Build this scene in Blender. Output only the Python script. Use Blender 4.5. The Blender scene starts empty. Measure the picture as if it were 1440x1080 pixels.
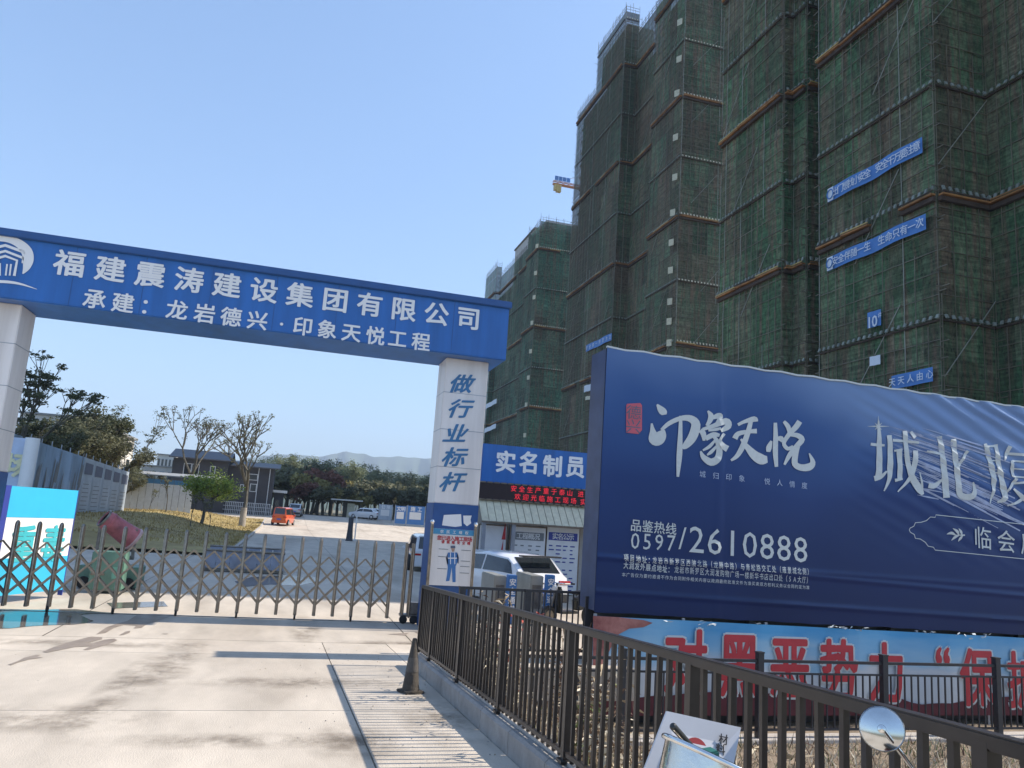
import bpy, bmesh, math, random
from mathutils import Vector, Matrix, noise
R = math.radians
random.seed(7)
sc = bpy.context.scene
COL = sc.collection

# ------------------------------------------------------------------ camera
F_PX = 1085.0
YAW, PITCH, ROLL = R(15.5), math.atan(193/1085.0), R(3.9)
CAM = Vector((0, 0, 1.65))
fw = Vector((math.sin(YAW)*math.cos(PITCH), math.cos(YAW)*math.cos(PITCH), math.sin(PITCH)))
r0 = Vector((math.cos(YAW), -math.sin(YAW), 0))
u0 = r0.cross(fw)
rt = r0*math.cos(ROLL) + u0*math.sin(ROLL)
up = -r0*math.sin(ROLL) + u0*math.cos(ROLL)
cd = bpy.data.cameras.new('camera')
cam = bpy.data.objects.new('camera', cd)
COL.objects.link(cam)
m = Matrix.Identity(4)
for i in range(3):
    m[i][0] = rt[i]; m[i][1] = up[i]; m[i][2] = -fw[i]; m[i][3] = CAM[i]
cam.matrix_world = m
cd.sensor_fit = 'HORIZONTAL'; cd.sensor_width = 36.0
cd.lens = 36.0*F_PX/1440.0
cd.clip_start = 0.05; cd.clip_end = 20000
sc.camera = cam

# ------------------------------------------------------------------ sky, sun, exposure
SUN_EL, SUN_AZ = R(42.3), R(90.6)          # azimuth measured clockwise from +Y
w = bpy.data.worlds.new('World'); sc.world = w; w.use_nodes = True
wn = w.node_tree; wn.nodes.clear()
sky = wn.nodes.new('ShaderNodeTexSky'); sky.sky_type = 'NISHITA'; sky.sun_disc = False
sky.sun_elevation = SUN_EL; sky.sun_rotation = SUN_AZ
sky.air_density = 1.1; sky.dust_density = 1.6; sky.ozone_density = 1.5; sky.altitude = 300
bg = wn.nodes.new('ShaderNodeBackground'); bg.inputs[1].default_value = 0.13
wo = wn.nodes.new('ShaderNodeOutputWorld')
gm = wn.nodes.new('ShaderNodeGamma'); gm.inputs[1].default_value = 0.72
tn = wn.nodes.new('ShaderNodeMix'); tn.data_type = 'RGBA'; tn.blend_type = 'MULTIPLY'; tn.inputs[0].default_value = 1.0; tn.inputs[7].default_value = (1.12, 1.36, 1.66, 1)
wn.links.new(sky.outputs[0], gm.inputs[0]); wn.links.new(gm.outputs[0], tn.inputs[6]); wn.links.new(tn.outputs[2], bg.inputs[0]); wn.links.new(bg.outputs[0], wo.inputs[0])
sl = bpy.data.lights.new('sun', 'SUN'); sl.energy = 4.3; sl.angle = R(0.53); sl.color = (1, 0.90, 0.77)
so = bpy.data.objects.new('sun', sl); COL.objects.link(so)
sd = Vector((math.sin(SUN_AZ)*math.cos(SUN_EL), math.cos(SUN_AZ)*math.cos(SUN_EL), math.sin(SUN_EL)))
so.rotation_euler = sd.to_track_quat('Z', 'Y').to_euler()
so.location = (30, 0, 40)
sc.view_settings.view_transform = 'Standard'
sc.view_settings.look = 'None'
sc.view_settings.exposure = 0.86
sc.view_settings.gamma = 1.0
sc.view_settings.use_curve_mapping = False

# ------------------------------------------------------------------ pixel (1440x1080) -> place
def ray(px, py):
    return (fw*F_PX + rt*(px-720) - up*(py-540)).normalized()
def P(px, py, x=None, y=None, z=None, d=None):
    v = ray(px, py)
    if x is not None: t = (x-CAM.x)/v.x
    elif y is not None: t = (y-CAM.y)/v.y
    elif z is not None: t = (z-CAM.z)/v.z
    else: t = d/v.dot(fw)
    return CAM + v*t
def road_z(y):
    if y < 1.4: return 0.0
    if y < 14.4: return -0.05*(y-1.4)
    if y < 84: return -0.65
    if y < 118: return -0.65 + 1.25*(y-84)/34
    return 0.6
def G(px, py):
    z = -0.3
    for _ in range(60):
        p = P(px, py, z=z); z = 0.5*z + 0.5*road_z(p.y)
    p.z = road_z(p.y)
    return p

# ------------------------------------------------------------------ mesh helpers
class MB:
    def __init__(s): s.v = []; s.f = []; s.m = []; s.mi = 0
    def face(s, pts, mi=None):
        b = len(s.v); s.v.extend(tuple(p) for p in pts)
        s.f.append(tuple(range(b, b+len(pts)))); s.m.append(s.mi if mi is None else mi)
    def add(s, vs, fs, mi=None):
        b = len(s.v); s.v.extend(tuple(p) for p in vs)
        for f in fs: s.f.append(tuple(b+i for i in f)); s.m.append(s.mi if mi is None else mi)
    def box(s, x0, x1, y0, y1, z0, z1, mi=None, M=None, bev=0):
        vs = [Vector(p) for p in ((x0,y0,z0),(x1,y0,z0),(x1,y1,z0),(x0,y1,z0),(x0,y0,z1),(x1,y0,z1),(x1,y1,z1),(x0,y1,z1))]
        if M is not None: vs = [M @ p for p in vs]
        s.add(vs, ((0,3,2,1),(4,5,6,7),(0,1,5,4),(1,2,6,5),(2,3,7,6),(3,0,4,7)), mi); return s
    def beam(s, a, b, wx, wz=None, mi=None, upv=(0,0,1)):
        a = Vector(a); b = Vector(b); wz = wx if wz is None else wz
        d = (b-a).normalized(); u = Vector(upv)
        if abs(d.dot(u)) > 0.98: u = Vector((0,1,0))
        sx = d.cross(u).normalized()*wx/2; sz = sx.cross(d).normalized()*wz/2
        vs = [a-sx-sz, a+sx-sz, a+sx+sz, a-sx+sz, b-sx-sz, b+sx-sz, b+sx+sz, b-sx+sz]
        s.add(vs, ((0,1,2,3),(7,6,5,4),(0,4,5,1),(1,5,6,2),(2,6,7,3),(3,7,4,0)), mi); return s
    def tube(s, pts, rad, n=8, mi=None, cap=True):
        pts = [Vector(p) for p in pts]
        if not hasattr(rad, '__len__'): rad = [rad]*len(pts)
        b = len(s.v); up_ = Vector((0,0,1)); prev = None
        for i, p in enumerate(pts):
            d = (pts[min(i+1,len(pts)-1)] - pts[max(i-1,0)]).normalized()
            if prev is None:
                a = d.cross(up_ if abs(d.z) < 0.95 else Vector((0,1,0))).normalized()
            else:
                a = (prev - d*prev.dot(d)).normalized()
            prev = a; c = d.cross(a)
            for k in range(n):
                t = 2*math.pi*k/n
                s.v.append(tuple(p + (a*math.cos(t) + c*math.sin(t))*rad[i]))
        mm = s.mi if mi is None else mi
        for i in range(len(pts)-1):
            for k in range(n):
                k2 = (k+1) % n
                s.f.append((b+i*n+k, b+i*n+k2, b+(i+1)*n+k2, b+(i+1)*n+k)); s.m.append(mm)
        if cap:
            s.f.append(tuple(b+k for k in reversed(range(n)))); s.m.append(mm)
            s.f.append(tuple(b+(len(pts)-1)*n+k for k in range(n))); s.m.append(mm)
        return s
    def lathe(s, prof, n=20, M=None, mi=None):
        b = len(s.v); mm = s.mi if mi is None else mi
        for (r, z) in prof:
            for k in range(n):
                t = 2*math.pi*k/n; p = Vector((r*math.cos(t), r*math.sin(t), z))
                s.v.append(tuple(M @ p if M is not None else p))
        for i in range(len(prof)-1):
            for k in range(n):
                k2 = (k+1) % n
                s.f.append((b+i*n+k, b+i*n+k2, b+(i+1)*n+k2, b+(i+1)*n+k)); s.m.append(mm)
        return s
    def prism(s, poly, vec, mi=None):
        n = len(poly); vec = Vector(vec); a = [Vector(p) for p in poly]; b = [p+vec for p in a]
        s.add(a+b, [tuple(range(n))[::-1], tuple(range(n, 2*n))] + [(i, (i+1)%n, n+(i+1)%n, n+i) for i in range(n)], mi); return s
    def mesh(s, name):
        me = bpy.data.meshes.new(name); me.from_pydata(s.v, [], s.f); me.update(); return me
    def build(s, name, mats, parent=None, smooth=False, bevel=0.0, stuff=False, label=None):
        me = s.mesh(name)
        for mt in (mats if isinstance(mats, (list, tuple)) else [mats]): me.materials.append(mt)
        me.polygons.foreach_set('material_index', s.m)
        bm = bmesh.new(); bm.from_mesh(me)
        if bevel:
            bmesh.ops.remove_doubles(bm, verts=bm.verts, dist=1e-5)
            eds = [e for e in bm.edges if len(e.link_faces) == 2 and e.calc_face_angle(0) > 0.5]
            bmesh.ops.bevel(bm, geom=eds, offset=bevel, segments=2, affect='EDGES', clamp_overlap=True)
        bm.to_mesh(me); bm.free()
        if smooth:
            me.polygons.foreach_set('use_smooth', [True]*len(me.polygons))
            try: me.set_sharp_from_angle(angle=R(38))
            except Exception: pass
        o = bpy.data.objects.new(name, me); COL.objects.link(o)
        if parent: o.parent = parent
        if stuff: o['kind'] = 'stuff'
        if label: o['label'] = label
        return o
def inst(src, parent=None, loc=None, rot=None, scale=None):
    o = src.copy(); COL.objects.link(o)
    if parent: o.parent = parent
    if loc is not None: o.location = loc
    if rot is not None: o.rotation_euler = rot
    if scale is not None: o.scale = scale
    return o
def thing(name, label, cat, loc=(0,0,0), rz=0, group=None):
    o = bpy.data.objects.new(name, None); COL.objects.link(o)
    o.empty_display_size = 0.2
    o.location = loc; o.rotation_euler = (0,0,rz); o['label'] = label; o['category'] = cat
    if group: o['group'] = group
    return o
def tag(o, label, cat, group=None):
    o['label'] = label; o['category'] = cat
    if group: o['group'] = group
    return o
def struct(o): o['kind'] = 'structure'; return o
def copy_tree(o, parent=None):
    c = o.copy(); COL.objects.link(c)
    if parent: c.parent = parent
    for ch in list(o.children): copy_tree(ch, c)
    return c

# ------------------------------------------------------------------ materials
def mat(name, col, rough=0.7, metal=0.0, var=0.12, scale=3.0, bump=0.0, bscale=None, stretch=(1,1,1), spec=0.5,
        col2=None, dirt=0.0, rnd=0.0, trans=0.0, emis=None, coat=0.0, alpha=None, coords='pos', detail=6):
    m = bpy.data.materials.new(name); m.use_nodes = True
    nt = m.node_tree; N = nt.nodes; L = nt.links
    b = N['Principled BSDF']
    b.inputs['Roughness'].default_value = rough; b.inputs['Metallic'].default_value = metal
    b.inputs['Specular IOR Level'].default_value = spec
    b.inputs['Coat Weight'].default_value = coat
    if trans: b.inputs['Transmission Weight'].default_value = trans
    if emis: b.inputs['Emission Color'].default_value = (*emis[:3], 1); b.inputs['Emission Strength'].default_value = emis[3]
    tc = N.new('ShaderNodeNewGeometry') if coords == 'pos' else N.new('ShaderNodeTexCoord')
    mp = N.new('ShaderNodeMapping'); mp.inputs['Scale'].default_value = stretch
    L.new(tc.outputs['Position' if coords == 'pos' else 'Object'], mp.inputs[0])
    nz = N.new('ShaderNodeTexNoise'); nz.inputs['Scale'].default_value = scale; nz.inputs['Detail'].default_value = detail
    nz.inputs['Roughness'].default_value = 0.62
    L.new(mp.outputs[0], nz.inputs['Vector'])
    rp = N.new('ShaderNodeMapRange'); rp.inputs['From Min'].default_value = 0.3; rp.inputs['From Max'].default_value = 0.7
    L.new(nz.outputs[0], rp.inputs[0])
    mx = N.new('ShaderNodeMix'); mx.data_type = 'RGBA'
    c1 = tuple(max(0, c*(1-var)) for c in col); c2 = col2 if col2 else tuple(min(1, c*(1+var)) for c in col)
    mx.inputs[6].default_value = (*c1, 1); mx.inputs[7].default_value = (*c2, 1)
    L.new(rp.outputs[0], mx.inputs[0])
    out = mx.outputs[2]
    if dirt:
        n2 = N.new('ShaderNodeTexNoise'); n2.inputs['Scale'].default_value = scale*0.23; n2.inputs['Detail'].default_value = 8
        n2.inputs['Distortion'].default_value = 0.6
        L.new(mp.outputs[0], n2.inputs['Vector'])
        r2 = N.new('ShaderNodeMapRange'); r2.inputs['From Min'].default_value = 0.5; r2.inputs['From Max'].default_value = 0.72
        L.new(n2.outputs[0], r2.inputs[0])
        ml = N.new('ShaderNodeMath'); ml.operation = 'MULTIPLY'; ml.inputs[1].default_value = dirt; L.new(r2.outputs[0], ml.inputs[0])
        m2 = N.new('ShaderNodeMix'); m2.data_type = 'RGBA'; m2.blend_type = 'MULTIPLY'
        m2.inputs[7].default_value = (0.42, 0.36, 0.3, 1)
        L.new(ml.outputs[0], m2.inputs[0]); L.new(out, m2.inputs[6]); out = m2.outputs[2]
    if rnd:
        oi = N.new('ShaderNodeObjectInfo'); mr = N.new('ShaderNodeMapRange')
        mr.inputs['To Min'].default_value = 1-rnd; mr.inputs['To Max'].default_value = 1+rnd
        L.new(oi.outputs['Random'], mr.inputs[0])
        vm = N.new('ShaderNodeVectorMath'); vm.operation = 'SCALE'; L.new(out, vm.inputs[0]); L.new(mr.outputs[0], vm.inputs['Scale'])
        out = vm.outputs[0]
    L.new(out, b.inputs['Base Color'])
    if bump:
        nb = N.new('ShaderNodeTexNoise'); nb.inputs['Scale'].default_value = bscale or scale*6; nb.inputs['Detail'].default_value = 8
        L.new(mp.outputs[0], nb.inputs['Vector'])
        bp = N.new('ShaderNodeBump'); bp.inputs['Strength'].default_value = bump; bp.inputs['Distance'].default_value = 0.03
        L.new(nb.outputs[0], bp.inputs['Height']); L.new(bp.outputs[0], b.inputs['Normal'])
    if name.startswith('leaf'):
        tl = N.new('ShaderNodeBsdfTranslucent'); L.new(out, tl.inputs[0]); ms = N.new('ShaderNodeMixShader'); ms.inputs[0].default_value = 0.38
        L.new(b.outputs[0], ms.inputs[1]); L.new(tl.outputs[0], ms.inputs[2]); L.new(ms.outputs[0], N['Material Output'].inputs[0])
    return m
MT = {}
def use(k, **kw): MT[k] = mat(k, **kw); return MT[k]
use('concrete', col=(0.50,0.44,0.365), rough=0.85, var=0.15, scale=1.1, bump=0.25, bscale=60, dirt=0.5, rnd=0.05, stretch=(1.6,0.55,1))
use('road_base', col=(0.12,0.11,0.1), rough=0.95)
use('wet_concrete', col=(0.25,0.20,0.155), rough=0.55, var=0.25, scale=3)
use('water', col=(0.15,0.13,0.11), rough=0.10, var=0.1, scale=2, spec=0.6)
use('kerb_stone', col=(0.30,0.285,0.27), rough=0.85, var=0.15, scale=6, bump=0.3, bscale=40, rnd=0.07, dirt=0.3)
use('kerb_cap', col=(0.42,0.39,0.36), rough=0.8, var=0.12, scale=6, bump=0.2)
use('earth', col=(0.22,0.17,0.12), rough=0.95, var=0.35, scale=4, bump=0.9, bscale=25, dirt=0.5)
use('ground', col=(0.16,0.15,0.10), rough=0.95, var=0.3, scale=0.2, bump=0.3)
use('lawn', col=(0.36,0.26,0.11), rough=0.95, var=0.3, scale=0.9, bump=0.8, bscale=18, col2=(0.42,0.33,0.13), dirt=0.6)
use('blue_panel', col=(0.018,0.125,0.42), rough=0.38, var=0.16, scale=1.6, coat=0.1, stretch=(2.2,1,0.22), dirt=0.35)
use('blue_trim', col=(0.02,0.08,0.25), rough=0.4, var=0.1)
use('white_panel', col=(0.74,0.72,0.71), rough=0.45, var=0.07, scale=2.2, dirt=0.3, stretch=(3,3,0.25))
use('white_print', col=(0.78,0.79,0.80), rough=0.5, var=0.03)
use('navy_blue', col=(0.03,0.05,0.28), rough=0.5, var=0.1)
use('pillar_blue', col=(0.022,0.085,0.27), rough=0.45, var=0.1, dirt=0.15)
use('ink_blue', col=(0.04,0.17,0.36), rough=0.5, var=0.1)
use('steel', col=(0.25,0.215,0.175), rough=0.36, metal=0.8, var=0.25, scale=8)
use('steel_dark', col=(0.20,0.19,0.175), rough=0.45, metal=0.7, var=0.3, scale=8)
use('chrome', col=(0.72,0.72,0.70), rough=0.08, metal=1.0, var=0.05)
use('mirror_back', col=(0.62,0.63,0.62), rough=0.10, metal=1.0, var=0.1, scale=20)
use('rubber', col=(0.02,0.02,0.02), rough=0.8)
use('rail_paint', col=(0.034,0.029,0.027), rough=0.34, metal=0.25, var=0.2, scale=9, spec=0.6)
use('rail_paint_far', col=(0.03,0.03,0.035), rough=0.45, var=0.2, scale=9)
use('cone_mat', col=(0.055,0.045,0.035), rough=0.75, var=0.35, scale=9, bump=0.2)
use('red_print', col=(0.50,0.035,0.045), rough=0.5, var=0.08, scale=4)
use('seal_red', col=(0.55,0.10,0.14), rough=0.5, var=0.08)
use('pale_print', col=(0.56,0.60,0.60), rough=0.45, var=0.06, scale=12)
use('pale_blue_print', col=(0.42,0.50,0.66), rough=0.45, var=0.06)
use('ray_glint_print', col=(0.34,0.39,0.55), rough=0.4, var=0.2, scale=6)
use('dark_maroon', col=(0.10,0.012,0.022), rough=0.6, var=0.3, scale=2)
use('cyan_print', col=(0.035,0.42,0.66), rough=0.5, var=0.04)
use('teal_print', col=(0.05,0.42,0.48), rough=0.5, var=0.1)
use('bright_white', col=(0.78,0.77,0.75), rough=0.5, var=0.03)
use('metal_frame', col=(0.3,0.33,0.38), rough=0.4, metal=0.5, var=0.1)
use('white_paint', col=(0.75,0.75,0.76), rough=0.18, var=0.02, coat=0.6)
use('car_white', col=(0.72,0.73,0.76), rough=0.16, var=0.02, coat=0.8)
use('car_silver', col=(0.45,0.47,0.50), rough=0.22, metal=0.5, var=0.04, coat=0.6)
use('car_orange', col=(0.55,0.10,0.035), rough=0.22, var=0.04, coat=0.6)
use('car_glass', col=(0.018,0.022,0.028), rough=0.04, var=0.1, spec=0.9)
use('car_trim', col=(0.02,0.02,0.022), rough=0.5)
use('tail_lamp', col=(0.45,0.02,0.02), rough=0.15)
use('head_lamp', col=(0.7,0.7,0.68), rough=0.1)
use('plate_blue', col=(0.03,0.09,0.42), rough=0.4)
use('led_black', col=(0.022,0.012,0.014), rough=0.4, var=0.2)
use('led_red', col=(0.5,0.02,0.03), rough=0.5, emis=(1.0,0.03,0.06,0.38))
use('awning', col=(0.60,0.57,0.42), rough=0.5, var=0.14, scale=6, dirt=0.3)
use('wall_grey', col=(0.46,0.45,0.43), rough=0.8, var=0.08, dirt=0.3)
use('notice_white', col=(0.66,0.67,0.68), rough=0.5, var=0.06)
use('notice_grey', col=(0.17,0.19,0.21), rough=0.5, var=0.06)
use('dark_house', col=(0.05,0.052,0.062), rough=0.7, var=0.2, scale=0.7)
use('dark_roof', col=(0.10,0.105,0.12), rough=0.6, var=0.2)
use('glass_dark', col=(0.03,0.035,0.045), rough=0.08, spec=0.8)
use('white_wall', col=(0.66,0.64,0.60), rough=0.85, var=0.08, scale=0.5, dirt=0.3)
use('grey_roof', col=(0.26,0.27,0.28), rough=0.8)
use('fence_white', col=(0.50,0.53,0.56), rough=0.7, var=0.1, dirt=0.05)
use('fence_blue', col=(0.05,0.17,0.32), rough=0.6, var=0.2)
use('hoard_blue', col=(0.24,0.36,0.52), rough=0.35, var=0.35, scale=0.5, coat=0.2, stretch=(1,1,0.35))
use('hoard_grey', col=(0.36,0.42,0.49), rough=0.4, var=0.12, scale=1.2)
use('hoard_pale', col=(0.50,0.60,0.78), rough=0.45, var=0.08)
use('print_dark', col=(0.10,0.12,0.18), rough=0.5)
use('text_yellow', col=(0.72,0.70,0.45), rough=0.5)
use('cannon_red', col=(0.40,0.12,0.14), rough=0.5, var=0.35, scale=5, dirt=0.5)
use('cannon_pale', col=(0.50,0.34,0.34), rough=0.5, var=0.2, scale=3)
use('green_metal', col=(0.12,0.23,0.17), rough=0.5, var=0.2, dirt=0.3)
use('green_bright', col=(0.15,0.36,0.26), rough=0.5, var=0.15)
use('wash_blue', col=(0.27,0.29,0.36), rough=0.35, var=0.25, scale=2.5, dirt=0.4)
use('leaf_dark', col=(0.075,0.085,0.045), rough=0.7, var=0.4, scale=1.2, rnd=0.2)
use('leaf_far', col=(0.19,0.215,0.13), rough=0.8, var=0.35, scale=0.5, rnd=0.3)
use('leaf_mid', col=(0.14,0.145,0.085), rough=0.7, var=0.4, scale=1.0, rnd=0.25)
use('leaf_green', col=(0.20,0.27,0.055), rough=0.6, var=0.4, scale=2.5)
use('leaf_rust', col=(0.22,0.11,0.085), rough=0.7, var=0.4, scale=1.5, rnd=0.2)
use('leaf_yellow', col=(0.24,0.21,0.08), rough=0.7, var=0.35, scale=1.5, rnd=0.2)
use('bark', col=(0.085,0.08,0.065), rough=0.9, var=0.35, scale=3, bump=0.5)
use('bark_pale', col=(0.30,0.27,0.23), rough=0.9, var=0.3, scale=2)
use('dry_leaf', col=(0.33,0.26,0.17), rough=0.85, var=0.45, scale=9)
use('dry_pale', col=(0.60,0.53,0.40), rough=0.85, var=0.3, scale=9)
use('dry_brown', col=(0.14,0.085,0.055), rough=0.85, var=0.4, scale=9)
use('weed_green', col=(0.13,0.16,0.05), rough=0.7, var=0.4, scale=9)
use('petal_red', col=(0.40,0.07,0.04), rough=0.7, var=0.3)
use('mountain', col=(0.05,0.075,0.045), rough=1.0, var=0.35, scale=0.004)
use('tower_core', col=(0.11,0.105,0.10), rough=0.9, var=0.3, scale=0.4)
use('slab_edge', col=(0.20,0.19,0.17), rough=0.9, var=0.3, scale=0.6)
use('pole_mat', col=(0.17,0.15,0.11), rough=0.6, metal=0.2, var=0.4, scale=0.5)
use('pole_bright', col=(0.30,0.30,0.26), rough=0.5, metal=0.1, var=0.3, scale=0.5)
use('platform', col=(0.30,0.14,0.045), rough=0.8, var=0.5, scale=0.8)
use('platform_dark', col=(0.06,0.04,0.03), rough=0.9, var=0.4, scale=0.8)
use('tag_grey', col=(0.22,0.24,0.21), rough=0.8, var=0.4, scale=1.2)
use('pent_white', col=(0.50,0.48,0.46), rough=0.9, var=0.1, scale=0.6)
use('banner_blue', col=(0.06,0.20,0.52), rough=0.55, var=0.15, scale=0.6)
use('banner_white', col=(0.62,0.68,0.76), rough=0.55, var=0.05)
use('crane_orange', col=(0.48,0.17,0.06), rough=0.5, var=0.2)
use('crane_yellow', col=(0.5,0.36,0.12), rough=0.5, var=0.2)
use('crane_blue', col=(0.06,0.17,0.42), rough=0.5, var=0.1)
use('card_white', col=(0.52,0.53,0.56), rough=0.55, var=0.05, scale=4)
use('card_red', col=(0.42,0.05,0.05), rough=0.6)
use('black_print', col=(0.03,0.03,0.035), rough=0.6)
use('plastic_black', col=(0.022,0.024,0.024), rough=0.35)
use('plastic_green', col=(0.03,0.14,0.12), rough=0.4)
use('scooter_body', col=(0.20,0.05,0.05), rough=0.25, var=0.1, coat=0.5)
use('turnstile_grey', col=(0.33,0.33,0.30), rough=0.4, metal=0.3, var=0.15)
use('turnstile_blue', col=(0.05,0.17,0.42), rough=0.45, var=0.1)
use('skin_print', col=(0.42,0.27,0.2), rough=0.6)
use('blue_light', col=(0.06,0.28,0.50), rough=0.5, var=0.05)

def net_material(name, ca, cb, cc, transp):
    m = bpy.data.materials.new(name); m.use_nodes = True
    nt = m.node_tree; N = nt.nodes; L = nt.links
    b = N['Principled BSDF']; b.inputs['Roughness'].default_value = 0.85; b.inputs['Specular IOR Level'].default_value = 0.2
    g = N.new('ShaderNodeNewGeometry')
    def nz(scale, st, det=6, rough=0.65):
        mp = N.new('ShaderNodeMapping'); mp.inputs['Scale'].default_value = st; L.new(g.outputs['Position'], mp.inputs[0])
        n = N.new('ShaderNodeTexNoise'); n.inputs['Scale'].default_value = scale; n.inputs['Detail'].default_value = det
        n.inputs['Roughness'].default_value = rough; L.new(mp.outputs[0], n.inputs['Vector']); return n
    def rng(src, a, b_, lo=0, hi=1):
        r = N.new('ShaderNodeMapRange'); r.inputs[1].default_value = a; r.inputs[2].default_value = b_
        r.inputs[3].default_value = lo; r.inputs[4].default_value = hi; L.new(src, r.inputs[0]); return r.outputs[0]
    def mix(f, a, b_, blend='MIX'):
        x = N.new('ShaderNodeMix'); x.data_type = 'RGBA'; x.blend_type = blend
        if isinstance(f, float): x.inputs[0].default_value = f
        else: L.new(f, x.inputs[0])
        for s_, i in ((a, 6), (b_, 7)):
            if isinstance(s_, tuple): x.inputs[i].default_value = (*s_, 1)
            else: L.new(s_, x.inputs[i])
        return x.outputs[2]
    oi = N.new('ShaderNodeObjectInfo')
    big = nz(0.09, (1, 1, 0.55), 3)
    sm = nz(3.5, (1, 1, 0.6), 7, 0.75)
    strk = nz(2.2, (1, 1, 0.05), 4)
    add = N.new('ShaderNodeMath'); add.operation = 'ADD'; L.new(rng(big.outputs[0], 0.35, 0.65, -0.15, 0.75), add.inputs[0])
    L.new(rng(oi.outputs['Random'], 0, 1, -0.36, 0.36), add.inputs[1])
    c = mix(add.outputs[0], ca, cb)
    c = mix(rng(strk.outputs[0], 0.48, 0.62), c, cc)
    sc_ = N.new('ShaderNodeVectorMath'); sc_.operation = 'SCALE'; L.new(c, sc_.inputs[0]); L.new(rng(sm.outputs[0], 0.33, 0.68, 0.45, 1.55), sc_.inputs['Scale'])
    L.new(sc_.outputs[0], b.inputs['Base Color'])
    hl = nz(1.0, (0.35, 0.35, 7.0), 2)
    h2 = N.new('ShaderNodeVectorMath'); h2.operation = 'SCALE'; L.new(sc_.outputs[0], h2.inputs[0]); L.new(rng(hl.outputs[0], 0.40, 0.60, 0.72, 1.18), h2.inputs['Scale'])
    h3 = N.new('ShaderNodeVectorMath'); h3.operation = 'SCALE'; L.new(h2.outputs[0], h3.inputs[0])
    wn_ = N.new('ShaderNodeTexWhiteNoise'); wn_.noise_dimensions = '1D'; L.new(oi.outputs['Random'], wn_.inputs['W']); L.new(rng(wn_.outputs[0], 0, 1, 0.72, 1.35), h3.inputs['Scale'])
    L.new(h3.outputs[0], b.inputs['Base Color'])
    tr = N.new('ShaderNodeBsdfTransparent'); ms = N.new('ShaderNodeMixShader')
    fine = nz(5.5, (1, 1, 0.35), 3)
    L.new(rng(fine.outputs[0], 0.35, 0.7, transp*0.4, transp*1.8), ms.inputs[0])
    L.new(b.outputs[0], ms.inputs[1]); L.new(tr.outputs[0], ms.inputs[2])
    out = N['Material Output']; L.new(ms.outputs[0], out.inputs[0])
    return m
MT['net_near'] = net_material('net_near', (0.072,0.155,0.078), (0.135,0.130,0.085), (0.165,0.125,0.085), 0.15)
MT['net_mid'] = net_material('net_mid', (0.085,0.145,0.085), (0.15,0.125,0.085), (0.185,0.13,0.09), 0.15)
MT['net_teal'] = net_material('net_teal', (0.075,0.17,0.115), (0.11,0.14,0.095), (0.16,0.125,0.085), 0.17)

# ------------------------------------------------------------------ glyphs
GL = {}
def _collect(strings):
    todo = []
    for s in strings:
        for ch in s:
            if ch.strip() and ch not in GL and ch not in todo: todo.append(ch)
    obs = []
    for ch in todo:
        c = bpy.data.curves.new('glyph', 'FONT'); c.body = ch; c.size = 1.0; c.align_x = 'CENTER'
        c.resolution_u = 2; c.fill_mode = 'BOTH'
        o = bpy.data.objects.new('glyph', c); COL.objects.link(o); obs.append(o)
    dg = bpy.context.evaluated_depsgraph_get(); dg.update()
    for ch, o in zip(todo, obs):
        me = bpy.data.meshes.new_from_object(o.evaluated_get(dg))
        vs = [(v.co.x, v.co.y) for v in me.vertices]; fs = [tuple(p.vertices) for p in me.polygons]
        GL[ch] = (vs, fs); bpy.data.meshes.remove(me)
    for o in obs:
        c = o.data; bpy.data.objects.remove(o); bpy.data.curves.remove(c)
def glyph(mb, ch, c, h, U, V, n, bold=0.0, wid=1.0, shear=0.0, rise=0.0, conf=None):
    """one character centred on c; weight comes from stacked copies shifted by bold, each a hair further out along n."""
    if ch not in GL: return
    vs, fs = GL[ch]
    sh = [(0, 0)]
    if bold > 0:
        sh = [(0,0),(1,0),(-1,0),(0,.8),(0,-.8),(.7,.6),(-.7,.6),(.7,-.6),(-.7,-.6)]
    for k, (a, b_) in enumerate(sh):
        pts = []
        for x, y in vs:
            x2 = x+a*bold; y2 = y-0.36+b_*bold
            p = c + U*((x2*wid + y2*shear)*h) + V*((y2+x2*rise)*h)
            if conf: p = conf(p)
            pts.append(p + n*(0.0004*k))
        mb.add(pts, fs)
def text(name, s, first, last, h, mt, parent, bold=0.0, U=None, V=(0,0,1), off=(0,-0.006,0), wid=1.0, shear=0.0, conf=None, split=None):
    """characters of s spread evenly between the centres first and last (world points)."""
    _collect([s])
    first = Vector(first); last = Vector(last); n = len(s); V = Vector(V); off = Vector(off)
    if U is None: U = (last-first).normalized()
    U = Vector(U); N_ = U.cross(V).normalized()
    if split is None: split = h > 0.3
    mb = MB()
    for i, ch in enumerate(s):
        if ch not in GL: continue
        c = first.lerp(last, i/max(1, n-1))+off
        glyph(mb, ch, c, h, U, V, N_, bold, wid, shear, 0, conf)
        if split: mb.build('character', mt, parent); mb = MB()
    if not split: return mb.build(name, mt, parent)
XU, ZU, FR = Vector((1,0,0)), Vector((0,0,1)), Vector((0,-1,0))
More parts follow.
